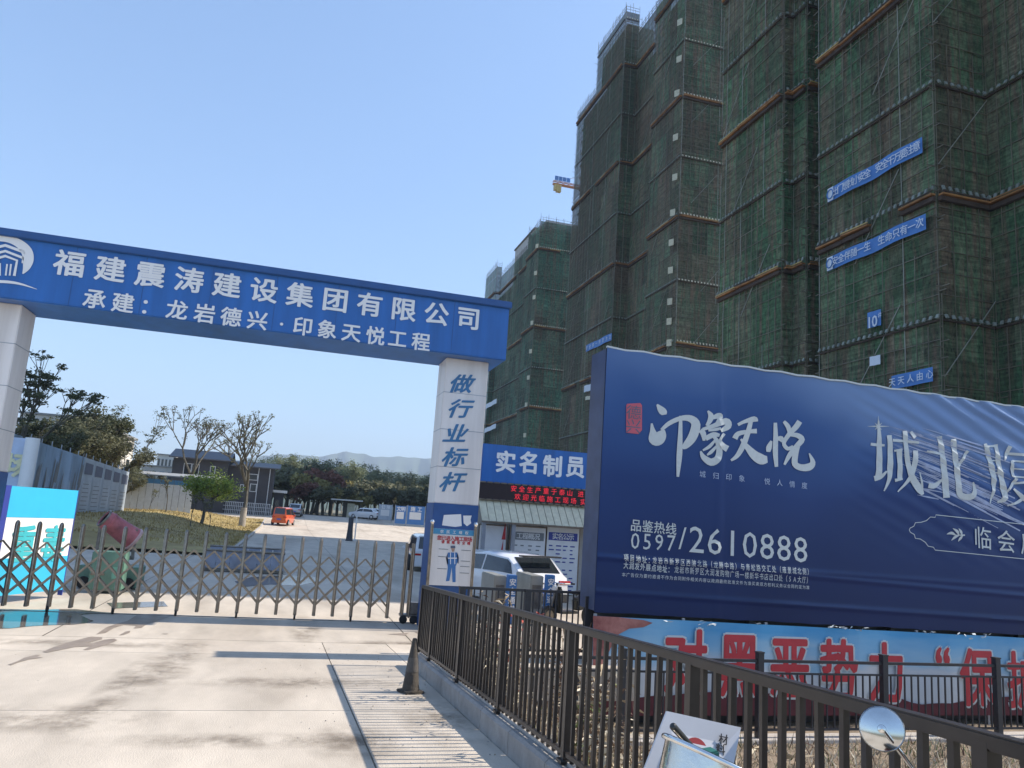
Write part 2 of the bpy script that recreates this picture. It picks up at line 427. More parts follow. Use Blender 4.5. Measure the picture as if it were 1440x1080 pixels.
def stroke(mb, pts, pf, k=1.0, round_=True):
    """brush stroke: (px, py, width) pixel triples; pf maps a pixel to a surface point."""
    n = len(pts); L_ = []; R_ = []
    # refine with Catmull-Rom
    fine = []
    for i in range(n-1):
        p0 = pts[max(i-1,0)]; p1 = pts[i]; p2 = pts[i+1]; p3 = pts[min(i+2,n-1)]
        for j in range(4):
            t = j/4.0
            fine.append(tuple(0.5*((2*p1[a]) + (-p0[a]+p2[a])*t + (2*p0[a]-5*p1[a]+4*p2[a]-p3[a])*t*t + (-p0[a]+3*p1[a]-3*p2[a]+p3[a])*t**3) for a in range(3)))
    fine.append(pts[-1])
    if not round_: fine = list(pts)
    for i, (x, y, w_) in enumerate(fine):
        a = fine[max(i-1,0)]; b = fine[min(i+1,len(fine)-1)]
        dx, dy = b[0]-a[0], b[1]-a[1]; l = math.hypot(dx, dy) or 1
        nx, ny = -dy/l*w_*0.5*k, dx/l*w_*0.5*k
        L_.append(pf(x+nx, y+ny)); R_.append(pf(x-nx, y-ny))
    for i in range(len(fine)-1):
        mb.face([L_[i], L_[i+1], R_[i+1], R_[i]])

# ================================================================== SETTING
# far ground
mb = MB()
mb.face([(-6000,13.0,-0.72),(6000,13.0,-0.72),(6000,84,-0.72),(-6000,84,-0.72)])
mb.face([(-6000,84,-0.72),(6000,84,-0.72),(6000,118,0.52),(-6000,118,0.52)])
mb.face([(-6000,118,0.52),(6000,118,0.52),(6000,9000,0.52),(-6000,9000,0.52)])
mb.face([(-6000,-600,-1.75),(6000,-600,-1.75),(6000,13.0,-1.75),(-6000,13.0,-1.75)])
mb.face([(-6000,13.0,-1.75),(6000,13.0,-1.75),(6000,13.0,-0.72),(-6000,13.0,-0.72)])
struct(mb.build('ground', MT['ground']))

# road: concrete slabs laid over a dark bed
def road_sheet(x0, x1, y0, y1, dz, ny=40):
    ys = sorted(set([y0, y1] + [v for v in (1.4, 14.4, 84, 118) if y0 < v < y1]))
    m_ = MB()
    for a, b in zip(ys[:-1], ys[1:]):
        m_.face([(x0,a,road_z(a)+dz),(x1,a,road_z(a)+dz),(x1,b,road_z(b)+dz),(x0,b,road_z(b)+dz)])
    return m_
bed = MB()
for (a, b) in ((-8.0,1.4),(1.4,14.4),(14.4,84),(84,118),(118,135)):
    bed.face([(-42 if b < 40 else -16,a,road_z(a)-0.03),(2.02 if b <= 14.4 else 38,a,road_z(a)-0.03),(2.02 if b <= 14.4 else 38,b,road_z(b)-0.03),(-42 if b < 40 else -16,b,road_z(b)-0.03)])
road = struct(bed.build('road', MT['road_base']))
j1 = G(240, 999).y; jx = G(488, 985).x
xs = [jx-5.2*k for k in range(8, 0, -1)] + [jx, 1.99]
ysl = [-8, -3.2, 1.4, j1, j1+4.2, 14.4]
for i in range(len(xs)-1):
    for j in range(len(ysl)-1):
        a, b, c, d_ = xs[i]+0.007, xs[i+1]-0.007, ysl[j]+0.007, ysl[j+1]-0.007
        s_ = MB(); zc, zd = road_z(c), road_z(d_)
        vs = [(a,c,zc-0.12),(b,c,zc-0.12),(b,d_,zd-0.12),(a,d_,zd-0.12),(a,c,zc),(b,c,zc),(b,d_,zd),(a,d_,zd)]
        s_.add(vs, ((4,5,6,7),(0,1,5,4),(1,2,6,5),(2,3,7,6),(3,0,4,7)))
        s_.build('concrete_slab', MT['concrete'], road)
# yard beyond the gate, slabs too
for i in range(9):
    for j in range(14):
        a, b = -15.5+6*i, -9.5+6*i; c, d_ = 14.4+7.4*j, 14.4+7.4*(j+1)
        s_ = MB(); e = 0.01
        yy = [c+e] + [v for v in (84, 118) if c < v < d_] + [d_-e]
        for p, q in zip(yy[:-1], yy[1:]):
            s_.face([(a+e,p,road_z(p)),(b-e,p,road_z(p)),(b-e,q,road_z(q)),(a+e,q,road_z(q))])
        if b < 2.5 or c > 27 or True:
            s_.build('concrete_slab', MT['concrete'], road)
# wide threshold strip left of the yard (behind gate)
mb = MB(); mb.face([(-42,14.42,-0.652),(-15.5,14.42,-0.652),(-15.5,44,-0.652),(-42,44,-0.652)])
struct(mb.build('pavement', MT['concrete']))

mb = MB(); mb.add([(1.995,11.76,-1),(5.6,11.76,-1),(5.6,14.41,-1),(1.995,14.41,-1),(1.995,11.76,road_z(11.76)),(5.6,11.76,road_z(11.76)),(5.6,14.41,-0.649),(1.995,14.41,-0.649)], ((4,5,6,7),(0,1,5,4),(3,0,4,7)))
struct(mb.build('pavement', MT['concrete']))
# wet stains and puddles
def blob(name, pts_px, mt, dz=0.004, jit=0.0):
    pts = [G(*p) for p in pts_px]
    m_ = MB(); m_.face([(p.x, p.y, p.z+dz) for p in pts]); o = m_.build(name, mt); return struct(o)
def crop7(x, y): return (x/4.3636, 830+y/4.3636)
pud = [(-60,150),(60,118),(250,122),(330,118),(470,118),(560,128),(620,135),(700,140),(690,148),(560,146),(490,152),(530,172),(575,190),(520,205),(450,212),(330,215),(200,222),(60,236),(-80,238)]
blob('puddle', [crop7(*p) for p in pud], MT['water'], 0.006)
for bl in ([(845,150),(940,146),(1075,150),(1000,180),(900,210),(870,232),(820,236),(835,218),(760,214),(700,232),(650,262),(590,272),(650,230),(700,212),(780,190)],
           [(500,300),(560,286),(625,290),(628,302),(540,322),(560,330),(640,305),(700,298),(720,308),(670,330),(600,352),(540,368),(510,368),(555,345),(460,350),(380,366),(290,384),(260,380),(330,350),(420,322)],
           [(150,415),(220,398),(250,398),(230,410),(265,414),(180,426),(110,445),(70,462),(50,458),(110,436)],
           [(730,278),(770,255),(800,250),(795,262),(760,275)],
           [(990,268),(1035,267),(1020,272)]):
    blob('wet_patch', [crop7(*p) for p in bl], MT['wet_concrete'], 0.005)
blob('wet_patch', [(545,892),(575,890),(570,894)], MT['wet_concrete'], 0.005)
blob('wet_patch', [(583,889),(596,888),(590,892)], MT['wet_concrete'], 0.005)
blob('puddle', [(352,812),(400,809),(440,811),(452,817),(420,824),(380,822),(340,826),(330,818)], MT['water'], 0.006)
blob('puddle', [(150,848),(230,846),(236,853),(160,856)], MT['water'], 0.006)
# dark tyre smear on the near slab
use('smear', col=(0.33,0.29,0.25), rough=0.8, var=0.18, scale=2.5, dirt=0.5)
sm_ = bpy.data.materials.new('stain'); sm_.use_nodes = True; nt = sm_.node_tree; N = nt.nodes; L = nt.links
b = N['Principled BSDF']; b.inputs['Base Color'].default_value = (0.17,0.135,0.10,1); b.inputs['Roughness'].default_value = 0.8
tc = N.new('ShaderNodeTexCoord'); ln_ = N.new('ShaderNodeVectorMath'); ln_.operation = 'LENGTH'; L.new(tc.outputs['Object'], ln_.inputs[0])
fr_ = N.new('ShaderNodeMapRange'); fr_.inputs[1].default_value = 1.0; fr_.inputs[2].default_value = 0.15; L.new(ln_.outputs['Value'], fr_.inputs[0])
nz = N.new('ShaderNodeTexNoise'); nz.inputs['Scale'].default_value = 2.2; nz.inputs['Detail'].default_value = 9; nz.inputs['Roughness'].default_value = 0.7; gg = N.new('ShaderNodeNewGeometry'); mpp = N.new('ShaderNodeMapping'); mpp.inputs['Scale'].default_value = (1,0.7,1); L.new(gg.outputs['Position'], mpp.inputs[0]); L.new(mpp.outputs[0], nz.inputs[0])
mr = N.new('ShaderNodeMapRange'); mr.inputs[1].default_value = 0.40; mr.inputs[2].default_value = 0.66; mr.inputs[4].default_value = 0.62; L.new(nz.outputs[0], mr.inputs[0])
mu_ = N.new('ShaderNodeMath'); mu_.operation = 'MULTIPLY'; L.new(fr_.outputs[0], mu_.inputs[0]); L.new(mr.outputs[0], mu_.inputs[1])
tb_ = N.new('ShaderNodeBsdfTransparent'); mx_ = N.new('ShaderNodeMixShader'); L.new(mu_.outputs[0], mx_.inputs[0]); L.new(tb_.outputs[0], mx_.inputs[1]); L.new(b.outputs[0], mx_.inputs[2]); L.new(mx_.outputs[0], N['Material Output'].inputs[0])
for (px, py, rx_, ry_, a_) in ((330,1042,1.3,0.35,0.1), (620,1010,0.5,1.6,0.1), (120,905,2.2,0.5,0.4), (420,960,1.6,0.5,0.0), (60,1010,1.2,0.7,0.3), (560,905,1.2,0.35,0), (250,930,0.35,3.0,-0.35), (180,960,0.3,3.2,-0.35), (505,1045,0.5,0.9,0.0), (430,885,0.4,2.2,-0.3)):
    g = G(px, py); m_ = MB(); n = 24
    sl_ = -0.05
    m_.face([(math.cos(6.2832*i/n), math.sin(6.2832*i/n), 0) for i in range(n)])
    o = m_.build('stain', sm_); o.location = (g.x, g.y, road_z(g.y)+0.003+0.0007*(px % 7)); o.scale = (rx_, ry_, 1)
    o.rotation_euler = (math.atan(-0.05) if 1.4 < g.y < 14.4 else 0, 0, 0); struct(o)
random.seed(61); m_ = MB()
for _ in range(260):
    x = 1.95-abs(random.gauss(0, 0.9)) if random.random() < 0.85 else random.uniform(-7, 1.9); y = random.uniform(2.5, 14)
    z = road_z(y)+0.004; s_ = random.uniform(0.004, 0.011); a = random.random()*6.28
    c_, d_ = math.cos(a)*s_, math.sin(a)*s_
    m_.add([(x+c_,y+d_,z),(x-d_,y+c_,z),(x-c_,y-d_,z),(x+d_,y-c_,z),(x,y,z+s_*0.8)], ((0,1,4),(1,2,4),(2,3,4),(3,0,4)), random.choice((0,0,1)))
o = m_.build('gravel', [MT['kerb_stone'], MT['dry_leaf']], stuff=True); o['label'] = 'small stones and dry leaf bits scattered on the road'
# kerb that carries the near railing
def yz(y): return road_z(y)
kerb = thing('kerb', 'grey stone kerb with pale mortar cap under the near railing', 'kerb')
KX0, KX1 = 1.99, 2.17; KH = 0.2
y_ = -2.0; KEND = 11.75
while y_ < KEND-0.01:
    y2 = min(y_+0.95, KEND)
    s_ = MB(); a, b = y_+0.006, y2-0.006
    vs = []
    for yy in (a, b):
        for xx, zz in ((KX0,-0.3),(KX1,-1.2),(KX1,KH),(KX0+0.025,KH),(KX0,KH-0.025)):
            vs.append((xx, yy, yz(yy)+zz))
    s_.add(vs, ((0,1,2,3,4),(9,8,7,6,5),(0,5,6,1),(1,6,7,2),(2,7,8,3),(3,8,9,4),(4,9,5,0)))
    s_.build('kerb_stone', MT['kerb_stone'], kerb)
    y_ = y2
cp = MB()
for a in [v*0.5-2 for v in range(int((KEND+2)*2))]:
    cp.beam((2.12, a, yz(a)+KH+0.012), (2.12, min(a+0.5, KEND), yz(min(a+0.5, KEND))+KH+0.012), 0.07, 0.024)
cp.build('mortar_cap', MT['kerb_cap'], kerb)

# sunken planted bank on the right
def bank_z(x, y):
    top = road_z(max(y, -2))+0.02
    t = min(1, max(0, (x-2.17)/3.2)); t = t*t*(3-2*t)
    return top*(1-t) + (-1.5)*t + 0.10*noise.noise(Vector((x*0.9, y*0.9, 0)))*min(1, (x-2.17)*2) + 0.05*noise.noise(Vector((x*3, y*3, 4)))*min(1, (x-2.17)*2)
mb = MB(); nx, ny = 90, 80
X = [2.17+ (26-2.17)*(i/nx)**1.6 for i in range(nx+1)]; Y = [-6+(12.9+6)*j/ny for j in range(ny+1)]
vs = [(x, y, bank_z(x, y)) for y in Y for x in X]
mb.add(vs, [(j*(nx+1)+i, j*(nx+1)+i+1, (j+1)*(nx+1)+i+1, (j+1)*(nx+1)+i) for j in range(ny) for i in range(nx)])
struct(mb.build('earth_bank', MT['earth'], smooth=True))
mb = MB(); mb.box(2.17, 30, 12.9, 13.1, -1.8, -0.58)
tag(mb.build('retaining_wall', MT['wall_grey']), 'low grey concrete retaining wall below the billboard', 'wall')
mb = MB(); mb.box(2.6, 30, 11.15, 11.55, -1.7, -1.44)
tag(mb.build('concrete_footing', MT['kerb_cap'], bevel=0.01), 'pale concrete footing strip under the dark rear railing', 'kerb')

# lawn rising on the left of the yard
def lawn_z(x, y):
    t = min(1, max(0, (-2.2-x)/9.0)); e = min(1, max(0, (y-36)/8)) * min(1, max(0, (98-y)/6))
    return road_z(y) + 0.12 + (0.9*t*t*(3-2*t) + 0.25*max(0, noise.noise(Vector((x*0.15, y*0.08, 3)))))*e + 0.06*noise.noise(Vector((x, y, 1)))
mb = MB(); nx, ny = 60, 60
X = [-2.3-(30)*(i/nx)**1.3 for i in range(nx+1)]; Y = [36+62*j/ny for j in range(ny+1)]
vs = [(x, y, lawn_z(x, y) if i_ else road_z(y)+0.13) for y in Y for i_, x in enumerate(X)]
mb.add(vs, [(j*(nx+1)+i, j*(nx+1)+i+1, (j+1)*(nx+1)+i+1, (j+1)*(nx+1)+i)[::-1] for j in range(ny) for i in range(nx)])
struct(mb.build('lawn', MT['lawn'], smooth=True))
random.seed(11); mb = MB()
for _ in range(16000):
    x = -2.4-28*random.random()**1.4; y = 40+56*random.random(); z = lawn_z(x, y)
    h = random.uniform(0.04, 0.17); a = random.random()*6.28; w_ = 0.03
    mb.face([(x-w_*math.cos(a), y-w_*math.sin(a), z), (x+w_*math.cos(a), y+w_*math.sin(a), z), (x+random.uniform(-.08,.08), y+random.uniform(-.08,.08), z+h)])
g_ = mb.build('grass', MT['lawn'], stuff=True); g_['label'] = 'dry yellow grass on the lawn beside the yard'
kb = MB()
for k in range(31):
    a, b = 36+2*k, 36+2*k+1.97
    kb.beam((-2.2, a, road_z(a)+0.06), (-2.2, b, road_z(b)+0.06), 0.16, 0.16)
tag(kb.build('lawn_kerb', MT['kerb_cap']), 'pale concrete kerb edging the sunlit yellow lawn', 'kerb')

# mountains
def ridge(name, prof, dist, base_drop, seed, rough):
    m_ = MB(); random.seed(seed)
    pts = []
    for i in range(len(prof)-1):
        (x0, y0), (x1, y1) = prof[i], prof[i+1]
        n = max(2, int((x1-x0)/4))
        for k in range(n):
            t = k/n; s_ = t*t*(3-2*t)
            pts.append((x0+(x1-x0)*t, y0+(y1-y0)*s_ + rough*noise.noise(Vector((x0+(x1-x0)*t, seed, 0))*0.06)))
    pts.append(prof[-1])
    rows = []
    for frac, back in ((1.0, 0), (0.8, -0.05), (0.5, -0.13), (0.2, -0.22), (0.0, -0.3)):
        row = []
        for px, py in pts:
            p = P(px, py, d=dist); hz = p.z
            dirv = Vector((p.x, p.y, 0)).normalized()
            n_ = noise.noise(Vector((px*0.05, frac*4, seed)))*0.06
            q = Vector((p.x, p.y, 0)) + dirv*dist*(back+n_*(1 if 0 < frac < 1 else 0))
            row.append((q.x, q.y, hz*frac + (0 if frac else -base_drop)))
        rows.append(row)
    # back side
    row = [(r[0]*1.3, r[1]*1.3, -base_drop) for r in rows[0]]
    rows = [row] + rows
    n = len(pts)
    m_.add([p for r in rows for p in r], [(j*n+i, j*n+i+1, (j+1)*n+i+1, (j+1)*n+i) for j in range(len(rows)-1) for i in range(n-1)])
    return struct(m_.build(name, MT['mountain'], smooth=True))
ridge('mountains', [(-700,640),(-300,600),(0,650),(200,655),(320,648),(375,641),(410,639),(432,641),(452,643),(470,639),(487,635),(510,639),(527,643),(560,642),(600,645),(660,655),(760,660),(900,650),(1100,690),(1500,720),(2100,760)], 4200, 5, 5, 2.0)
ridge('hills', [(-700,690),(0,690),(200,688),(380,690),(470,682),(510,672),(535,665),(560,663),(590,668),(640,690),(800,715),(1100,735),(2100,800)], 1300, 5, 9, 2.5)

# ================================================================== GATEWAY
YP, YB = 16.2, 15.8
gw = thing('gateway', 'blue and white construction site gateway with overhead sign beam', 'gateway', (0,0,0))
zt = P(714, 428, y=YB).z; zb = P(660, 501, y=YB).z
xr = P(714, 470, y=YB).x; xl = -8.2
DB = 1.45
bm_ = MB(); bm_.box(xl, xr, YB, YB+DB, zb, zt)
bm_.build('sign_beam', MT['blue_panel'], gw, bevel=0.02)
tr = MB(); tr.box(xl-0.04, xr+0.04, YB-0.07, YB+DB+0.07, zt-0.10, zt+0.05)
tr.build('top_trim', MT['blue_trim'], gw, bevel=0.015)
sm = MB()
for k in range(1, 11):
    xx = xr-1.22*k
    if xx > xl: sm.box(xx-0.006, xx+0.006, YB-0.003, YB+0.01, zb+0.02, zt-0.11)
sm.build('panel_seam', MT['blue_trim'], gw)
def pb(px, py, e=0.012):
    p = P(px, py, y=YB-e); return p
hbig = (P(645,443,y=YB).z - P(645,468,y=YB).z)*1.28
first = pb(98, 371); last = pb(659, 448); zc = None
text('title_lettering', '福建震涛建设集团有限公司', first, last, 0.52, MT['white_print'], gw, bold=0.026, off=(0,0,0), wid=1.05)
a = pb(133, 421); b = pb(592, 481)
s2 = '承建：龙岩德兴·印象天悦工程'
# measured centres: 承133 建173 ：202 龙249 岩288 德325 兴362 ·395 印426 象460 天494 悦528 工559 程592
cx = [133,173,212,249,288,325,362,396,426,460,494,528,559,592]
l2 = thing  # placeholder to keep names short
mbx = []
for ch, px in zip(s2, cx):
    t = (px-133)/(592-133.0)
    p = pb(px, 421+(481-421)*t)
    mbx.append((ch, p))
_collect([s2])
for ch, p in mbx:
    mb = MB(); glyph(mb, ch, p, 0.40, XU, ZU, FR, 0.024); mb.build('character', MT['white_print'], gw)
# logo
def lg(x, y): return pb(x/4.0, 300+y/4.0)
mb = MB()
stroke(mb, [(-90,150,30),(-20,140,34),(50,146,38),(110,172,48),(150,215,62),(158,262,62),(148,305,40),(128,340,6)], lg)
stroke(mb, [(-80,205,16),(30,180,16),(140,220,16)], lg, round_=False)
stroke(mb, [(-80,240,14),(30,212,14),(128,250,14),(128,280,14)], lg, round_=False)
stroke(mb, [(-80,270,14),(30,240,14),(96,265,14),(80,352,16)], lg, round_=False)
for x in (40, 62): stroke(mb, [(x,285,10),(x-8,350,10)], lg, round_=False)
for x in (0, -40): stroke(mb, [(x,280,10),(x,350,10)], lg, round_=False)
stroke(mb, [(-80,385,14),(20,384,16),(110,396,12),(208,427,2)], lg)
mb.build('logo', MT['white_print'], gw)
# pillars
zg = -0.65
ZBL = P(640, 709, y=YP).z
def pillar(x0, x1, name='pillar'):
    m_ = MB(); m_.box(x0, x1, YP, YP+0.85, ZBL, zb)
    p = m_.build(name, MT['white_panel'], gw, bevel=0.015)
    m_ = MB(); m_.box(x0-0.012, x1+0.012, YP-0.012, YP+0.862, zg-0.05, ZBL); m_.build('blue_base', MT['pillar_blue'], p, bevel=0.012)
    m_ = MB()
    for zz in (2.7, 3.5, 4.3):
        m_.box(x0-0.003, x1+0.003, YP-0.003, YP+0.853, zz-0.006, zz+0.006)
    m_.build('panel_seam', MT['metal_frame'], p)
    return p
XR0, XR1 = P(603,800,y=YP).x, P(666,800,y=YP).x
XL1 = P(31,432,y=YP).x
pr = pillar(XR0, XR1)
zblue = P(640, 709, y=YP).z
pl = pillar(XL1-1.05, XL1)
vy = [540, 575, 610, 643, 678]
vx = [650, 648, 642, 640, 637]
ss = '做行业标杆'
_collect([ss])
for ch, px, py in zip(ss, vx, vy):
    mb = MB(); glyph(mb, ch, P(px, py, y=YP-0.008), 0.44, XU, ZU, FR, 0.026, 1.2, 0.32, 0.10); mb.build('character', MT['ink_blue'], pr)
# torn white print on the blue base
mb = MB(); q = lambda x, y: P(590+x/6.0, 700+y/6.0, y=YP-0.02)
mb.face([q(205,145), q(350,138), q(356,238), q(300,246), q(190,232)])
mb.face([q(368,150), q(440,150), q(430,185), q(436,215), q(400,240), q(372,215)])
mb.build('faded_print', MT['white_print'], pr)
# small lettering at the left pillar
# ---- poster board on the right pillar
po = thing('poster_board', 'white safety poster board with blue header and worker figure', 'poster')
YPO = YP-0.10
def qp(x, y, e=0.0): return P(590+x/6.0, 700+y/6.0, y=YPO-e)
c0, c1, c2, c3 = qp(118,255), qp(470,268), qp(440,735), qp(80,735)
x0, x1, z0, z1 = c0.x-0.02, c1.x+0.02, c3.z, c0.z
mb = MB(); mb.box(x0, x1, YPO, YPO+0.04, z0, z1); mb.build('panel', MT['white_panel'], po)
mb = MB(); mb.box(x0, x1, YPO-0.006, YPO-0.001, z1-0.115, z1); mb.build('header', MT['blue_light'], po)
text('header_lettering', '农民工维权', (x0+0.2, YPO, z1-0.06), (x1-0.2, YPO, z1-0.06), 0.075, MT['white_print'], po, bold=0.02, off=(0,-0.012,0))
text('heading_lettering', '您已进入施工现场', (x0+0.16, YPO, z1-0.19), (x1-0.12, YPO, z1-0.19), 0.10, MT['red_print'], po, bold=0.03)
text('heading_lettering', '请佩戴安全帽', (x0+0.24, YPO, z1-0.27), (x1-0.14, YPO, z1-0.27), 0.07, MT['red_print'], po, bold=0.03)
mb = MB()
cx_ = (x0+x1)/2+0.04
for side, zz in ((-1,0.66),(-1,0.52),(-1,0.30),(1,0.66),(1,0.46),(1,0.36),(1,0.24)):
    xa = cx_+side*0.14; mb.box(min(xa, xa+side*0.2), max(xa, xa+side*0.2), YPO-0.005, YPO-0.001, z0+zz*1.1, z0+zz*1.1+0.012)
mb.build('caption_line', MT['notice_grey'], po)
fig = MB()
def fq(x, y): return qp(x, y, 0.008)
fig.face([fq(262,405), fq(300,405), fq(302,425), fq(262,425)], 1)                              # helmet
fig.face([fq(266,425), fq(298,425), fq(292,455), fq(274,455)], 2)                              # face
fig.face([fq(240,462), fq(318,462), fq(330,520), fq(312,560), fq(300,590), fq(240,590), fq(232,555), fq(222,505)], 0)
fig.face([fq(240,462), fq(222,505), fq(232,560), fq(244,560), fq(240,515)], 1)
fig.face([fq(318,462), fq(332,505), fq(330,555), fq(320,552), fq(314,510)], 1)
fig.face([fq(238,585), fq(272,585), fq(252,700), fq(222,705), fq(232,650)], 0)
fig.face([fq(272,585), fq(304,585), fq(304,712), fq(278,712)], 0)
for (a_, b_, c_, d_) in ((258,462,264,560),(294,462,300,560)):
    fig.face([qp(a_,b_,0.012), qp(c_,b_,0.012), qp(c_,d_,0.012), qp(a_,d_,0.012)], 3)
fig.face([qp(240,505,0.012), qp(316,505,0.012), qp(316,514,0.012), qp(240,514,0.012)], 3)
fig.build('worker_print', [MT['turnstile_blue'], MT['print_dark'], MT['skin_print'], MT['white_print']], po)
# ball topped poles either side of the poster
def ball_pole(px_, lab):
    a = P(px_[0], px_[1], y=YP-0.22); b = Vector((a.x, YP-0.22, zg))
    t = thing('steel_pole', lab, 'pole', b, 0, 'ball topped poles in front of the right pillar')
    h = a.z-zg
    m_ = MB(); m_.tube([(0,0,0),(0,0,h)], 0.032, 12); m_.build('shaft', MT['steel'], t, smooth=True)
    m_ = MB(); m_.lathe([(0.001,h+0.1),(0.03,h+0.09),(0.048,h+0.05),(0.03,h+0.01),(0.02,h)], 14); m_.build('ball', MT['chrome'], t, smooth=True)
    m_ = MB(); m_.lathe([(0.08,0.0),(0.08,0.015),(0.035,0.02)], 14); m_.build('base_plate', MT['steel_dark'], t)
ball_pole((608,737), 'steel pole with ball top left of the worker poster')
ball_pole((669,741), 'steel pole with ball top right of the worker poster')

# ================================================================== FOLDING GATE
YG = 17.2; GH = 1.66
fg = thing('folding_gate', 'stainless steel retractable lattice gate across the site entrance', 'gate', (0,0,0))
# uprights: measured foot positions in pixels
foot = [-110,-62,-14,34,80,126,168,214,258,302,347,389,431,472,511,549]
topx = [-90,-40,2,60,100,123,163,209,252,297,327,360,395,436,470,515]
xsG = []
x_ = P(37, 850, y=YG).x
xe = P(556, 870, y=YG).x
bay = (xe-x_)/18.5
xsG = [x_+bay*k for k in range(-8, 19)]
post = MB()
post.tube([(0,-0.05,0.09),(0,-0.05,GH-0.06),(0,-0.035,GH-0.02),(0,0,GH),(0,0.035,GH-0.02),(0,0.05,GH-0.06),(0,0.05,0.09)], 0.033, 8)
posto = post.build('gate_post', MT['steel'], fg, smooth=True)
bar0 = None
def bar_mesh(dx, dz):
    m_ = MB(); m_.beam((0,0,0), (dx,0,dz), 0.034, 0.012, upv=(0,1,0)); return m_
half = bay/2
first_post = True
DZ = 0.40; Z0 = 0.30
def bars(k, x):
    for (yo, sg) in ((-0.055, 1), (0.055, -1)):
        yield 'full', x, yo, sg
barp = bar_mesh(bay, DZ).build('lattice_bar', MT['steel'], fg); barn = bar_mesh(bay, -DZ).build('lattice_bar', MT['steel'], fg)
bhp = bar_mesh(half, DZ/2).build('lattice_bar', MT['steel'], fg); bhn = bar_mesh(half, -DZ/2).build('lattice_bar', MT['steel'], fg)
wh = MB(); wh.lathe([(0.0,-0.02),(0.05,-0.02),(0.06,-0.012),(0.06,0.012),(0.05,0.02),(0.0,0.02)], 16, M=Matrix.Rotation(R(90), 4, 'Y'))
who = wh.build('wheel', MT['rubber'], fg, smooth=True)
usedb = []
for k, x in enumerate(xsG):
    if k == 0: posto.location = (x, YG, zg); p_ = posto
    else: inst(posto, fg, (x, YG, zg))
    if k < len(xsG)-1:
        for pr0, lo in ((barp,(x,YG-0.066,zg+Z0)), (barn,(x,YG-0.05,zg+Z0+DZ)), (barp,(x,YG-0.066,zg+Z0+DZ)), (barn,(x,YG-0.05,zg+Z0+2*DZ)),
                        (barp,(x,YG+0.05,zg+Z0)), (barn,(x,YG+0.066,zg+Z0+DZ)), (barp,(x,YG+0.05,zg+Z0+DZ)), (barn,(x,YG+0.066,zg+Z0+2*DZ)),
                        (bhp,(x,YG-0.066,zg+Z0+2*DZ)), (bhn,(x+half,YG-0.05,zg+Z0+2.5*DZ))):
            if pr0 not in usedb: pr0.location = lo; usedb.append(pr0)
            else: inst(pr0, fg, lo)
    if k % 3 == 0:
        if k == 0: who.location = (x, YG-0.06, zg+0.062)
        else: inst(who, fg, (x, YG-0.06, zg+0.062))
mb = MB()
for k, x in enumerate(xsG):
    mb.box(x-0.03, x+0.03, YG-0.07, YG+0.07, zg+0.10, zg+0.14)
mb.build('foot_bracket', MT['steel_dark'], fg)
# gate head carriage by the right pillar
hx = xe+0.12; hx2 = P(597, 800, y=YG).x
mb = MB()
for x in (hx, hx+0.14, hx2):
    mb.tube([(x,YG-0.12,zg+0.12),(x,YG-0.12,zg+GH+0.02)], 0.024, 8); mb.tube([(x,YG+0.12,zg+0.12),(x,YG+0.12,zg+GH+0.02)], 0.024, 8)
mb.build('carriage_frame', MT['steel'], fg, smooth=True)
mb = MB(); mb.box(hx+0.16, hx2-0.03, YG-0.12, YG+0.12, zg+0.2, zg+0.44); mb.box(hx-0.04, hx2+0.03, YG-0.14, YG+0.14, zg+0.14, zg+0.19)
mb.build('motor_box', MT['steel_dark'], fg, bevel=0.01)
for x in (hx+0.02, hx+0.24, hx2-0.06):
    m_ = MB(); m_.lathe([(0.0,-0.03),(0.06,-0.03),(0.085,-0.02),(0.085,0.02),(0.06,0.03),(0.0,0.03)], 18, M=Matrix.Translation((x, YG-0.16, zg+0.09)) @ Matrix.Rotation(R(90), 4, 'X'))
    m_.build('wheel', MT['rubber'], fg, smooth=True)
# ground rail
mb = MB(); mb.box(-12, XR0, YG-0.03, YG+0.03, zg, zg+0.012); mb.build('ground_track', MT['steel_dark'], fg)

# ================================================================== BILLBOARD + MURAL
YBB = 12.2; BBX0 = P(853, 500, y=YBB).x; 
BZT_L = P(853, 488, y=YBB).z; BZT_R = P(1440, 573, y=YBB).z
BZB_L = P(840, 861, y=YBB).z; BZB_R = P(1440, 893, y=YBB).z
BX_R = P(1440, 700, y=YBB).x; BX1 = BX_R+3.2
def lin(x, a, b): return a+(b-a)*(x-BBX0)/(BX_R-BBX0)
def bb_disp(x, z):
    zt_, zb_ = lin(x, BZT_L, BZT_R), lin(x, BZB_L, BZB_R)
    v = (z-zb_)/(zt_-zb_); u = (x-BBX0)/(BX1-BBX0)
    w1 = max(0, (u-0.38))*max(0, v-0.25)
    d = 0.012*math.sin(x*0.9+z*0.6) + 0.006*noise.noise(Vector((x*1.3, z*0.5, 0)))
    # taut diagonal folds towards the upper right corner
    s_ = z + 0.42*(x-BBX0)
    d += 0.10*w1*math.sin(s_*21 + 2.5*noise.noise(Vector((x*0.4, s_*1.5, 2)))) 
    d += 0.05*w1*noise.noise(Vector((x*0.25, s_*4.5, 7)))
    w2 = max(0, u-0.60)*max(0, v-0.72)*4
    d += 0.06*w2*math.sin((z+0.30*(x-BBX0))*34+noise.noise(Vector((x*0.5,z,1)))*2)
    # long fold lines near the bottom edge
    for (c_, amp, sl) in ((0.055, 0.012+0.016*u, 0.02), (0.15, 0.008+0.018*u, 0.05), (0.20, 0.010, 0.0)):
        d += amp*math.exp(-((v-c_-sl*(1-u))/0.008)**2)
    # vertical seam
    xs_ = P(1012, 600, y=YBB).x
    d += 0.012*math.exp(-((x-xs_)/0.03)**2)
    return d
bbx = thing('billboard', 'large dark blue real estate billboard on a deep frame', 'billboard')
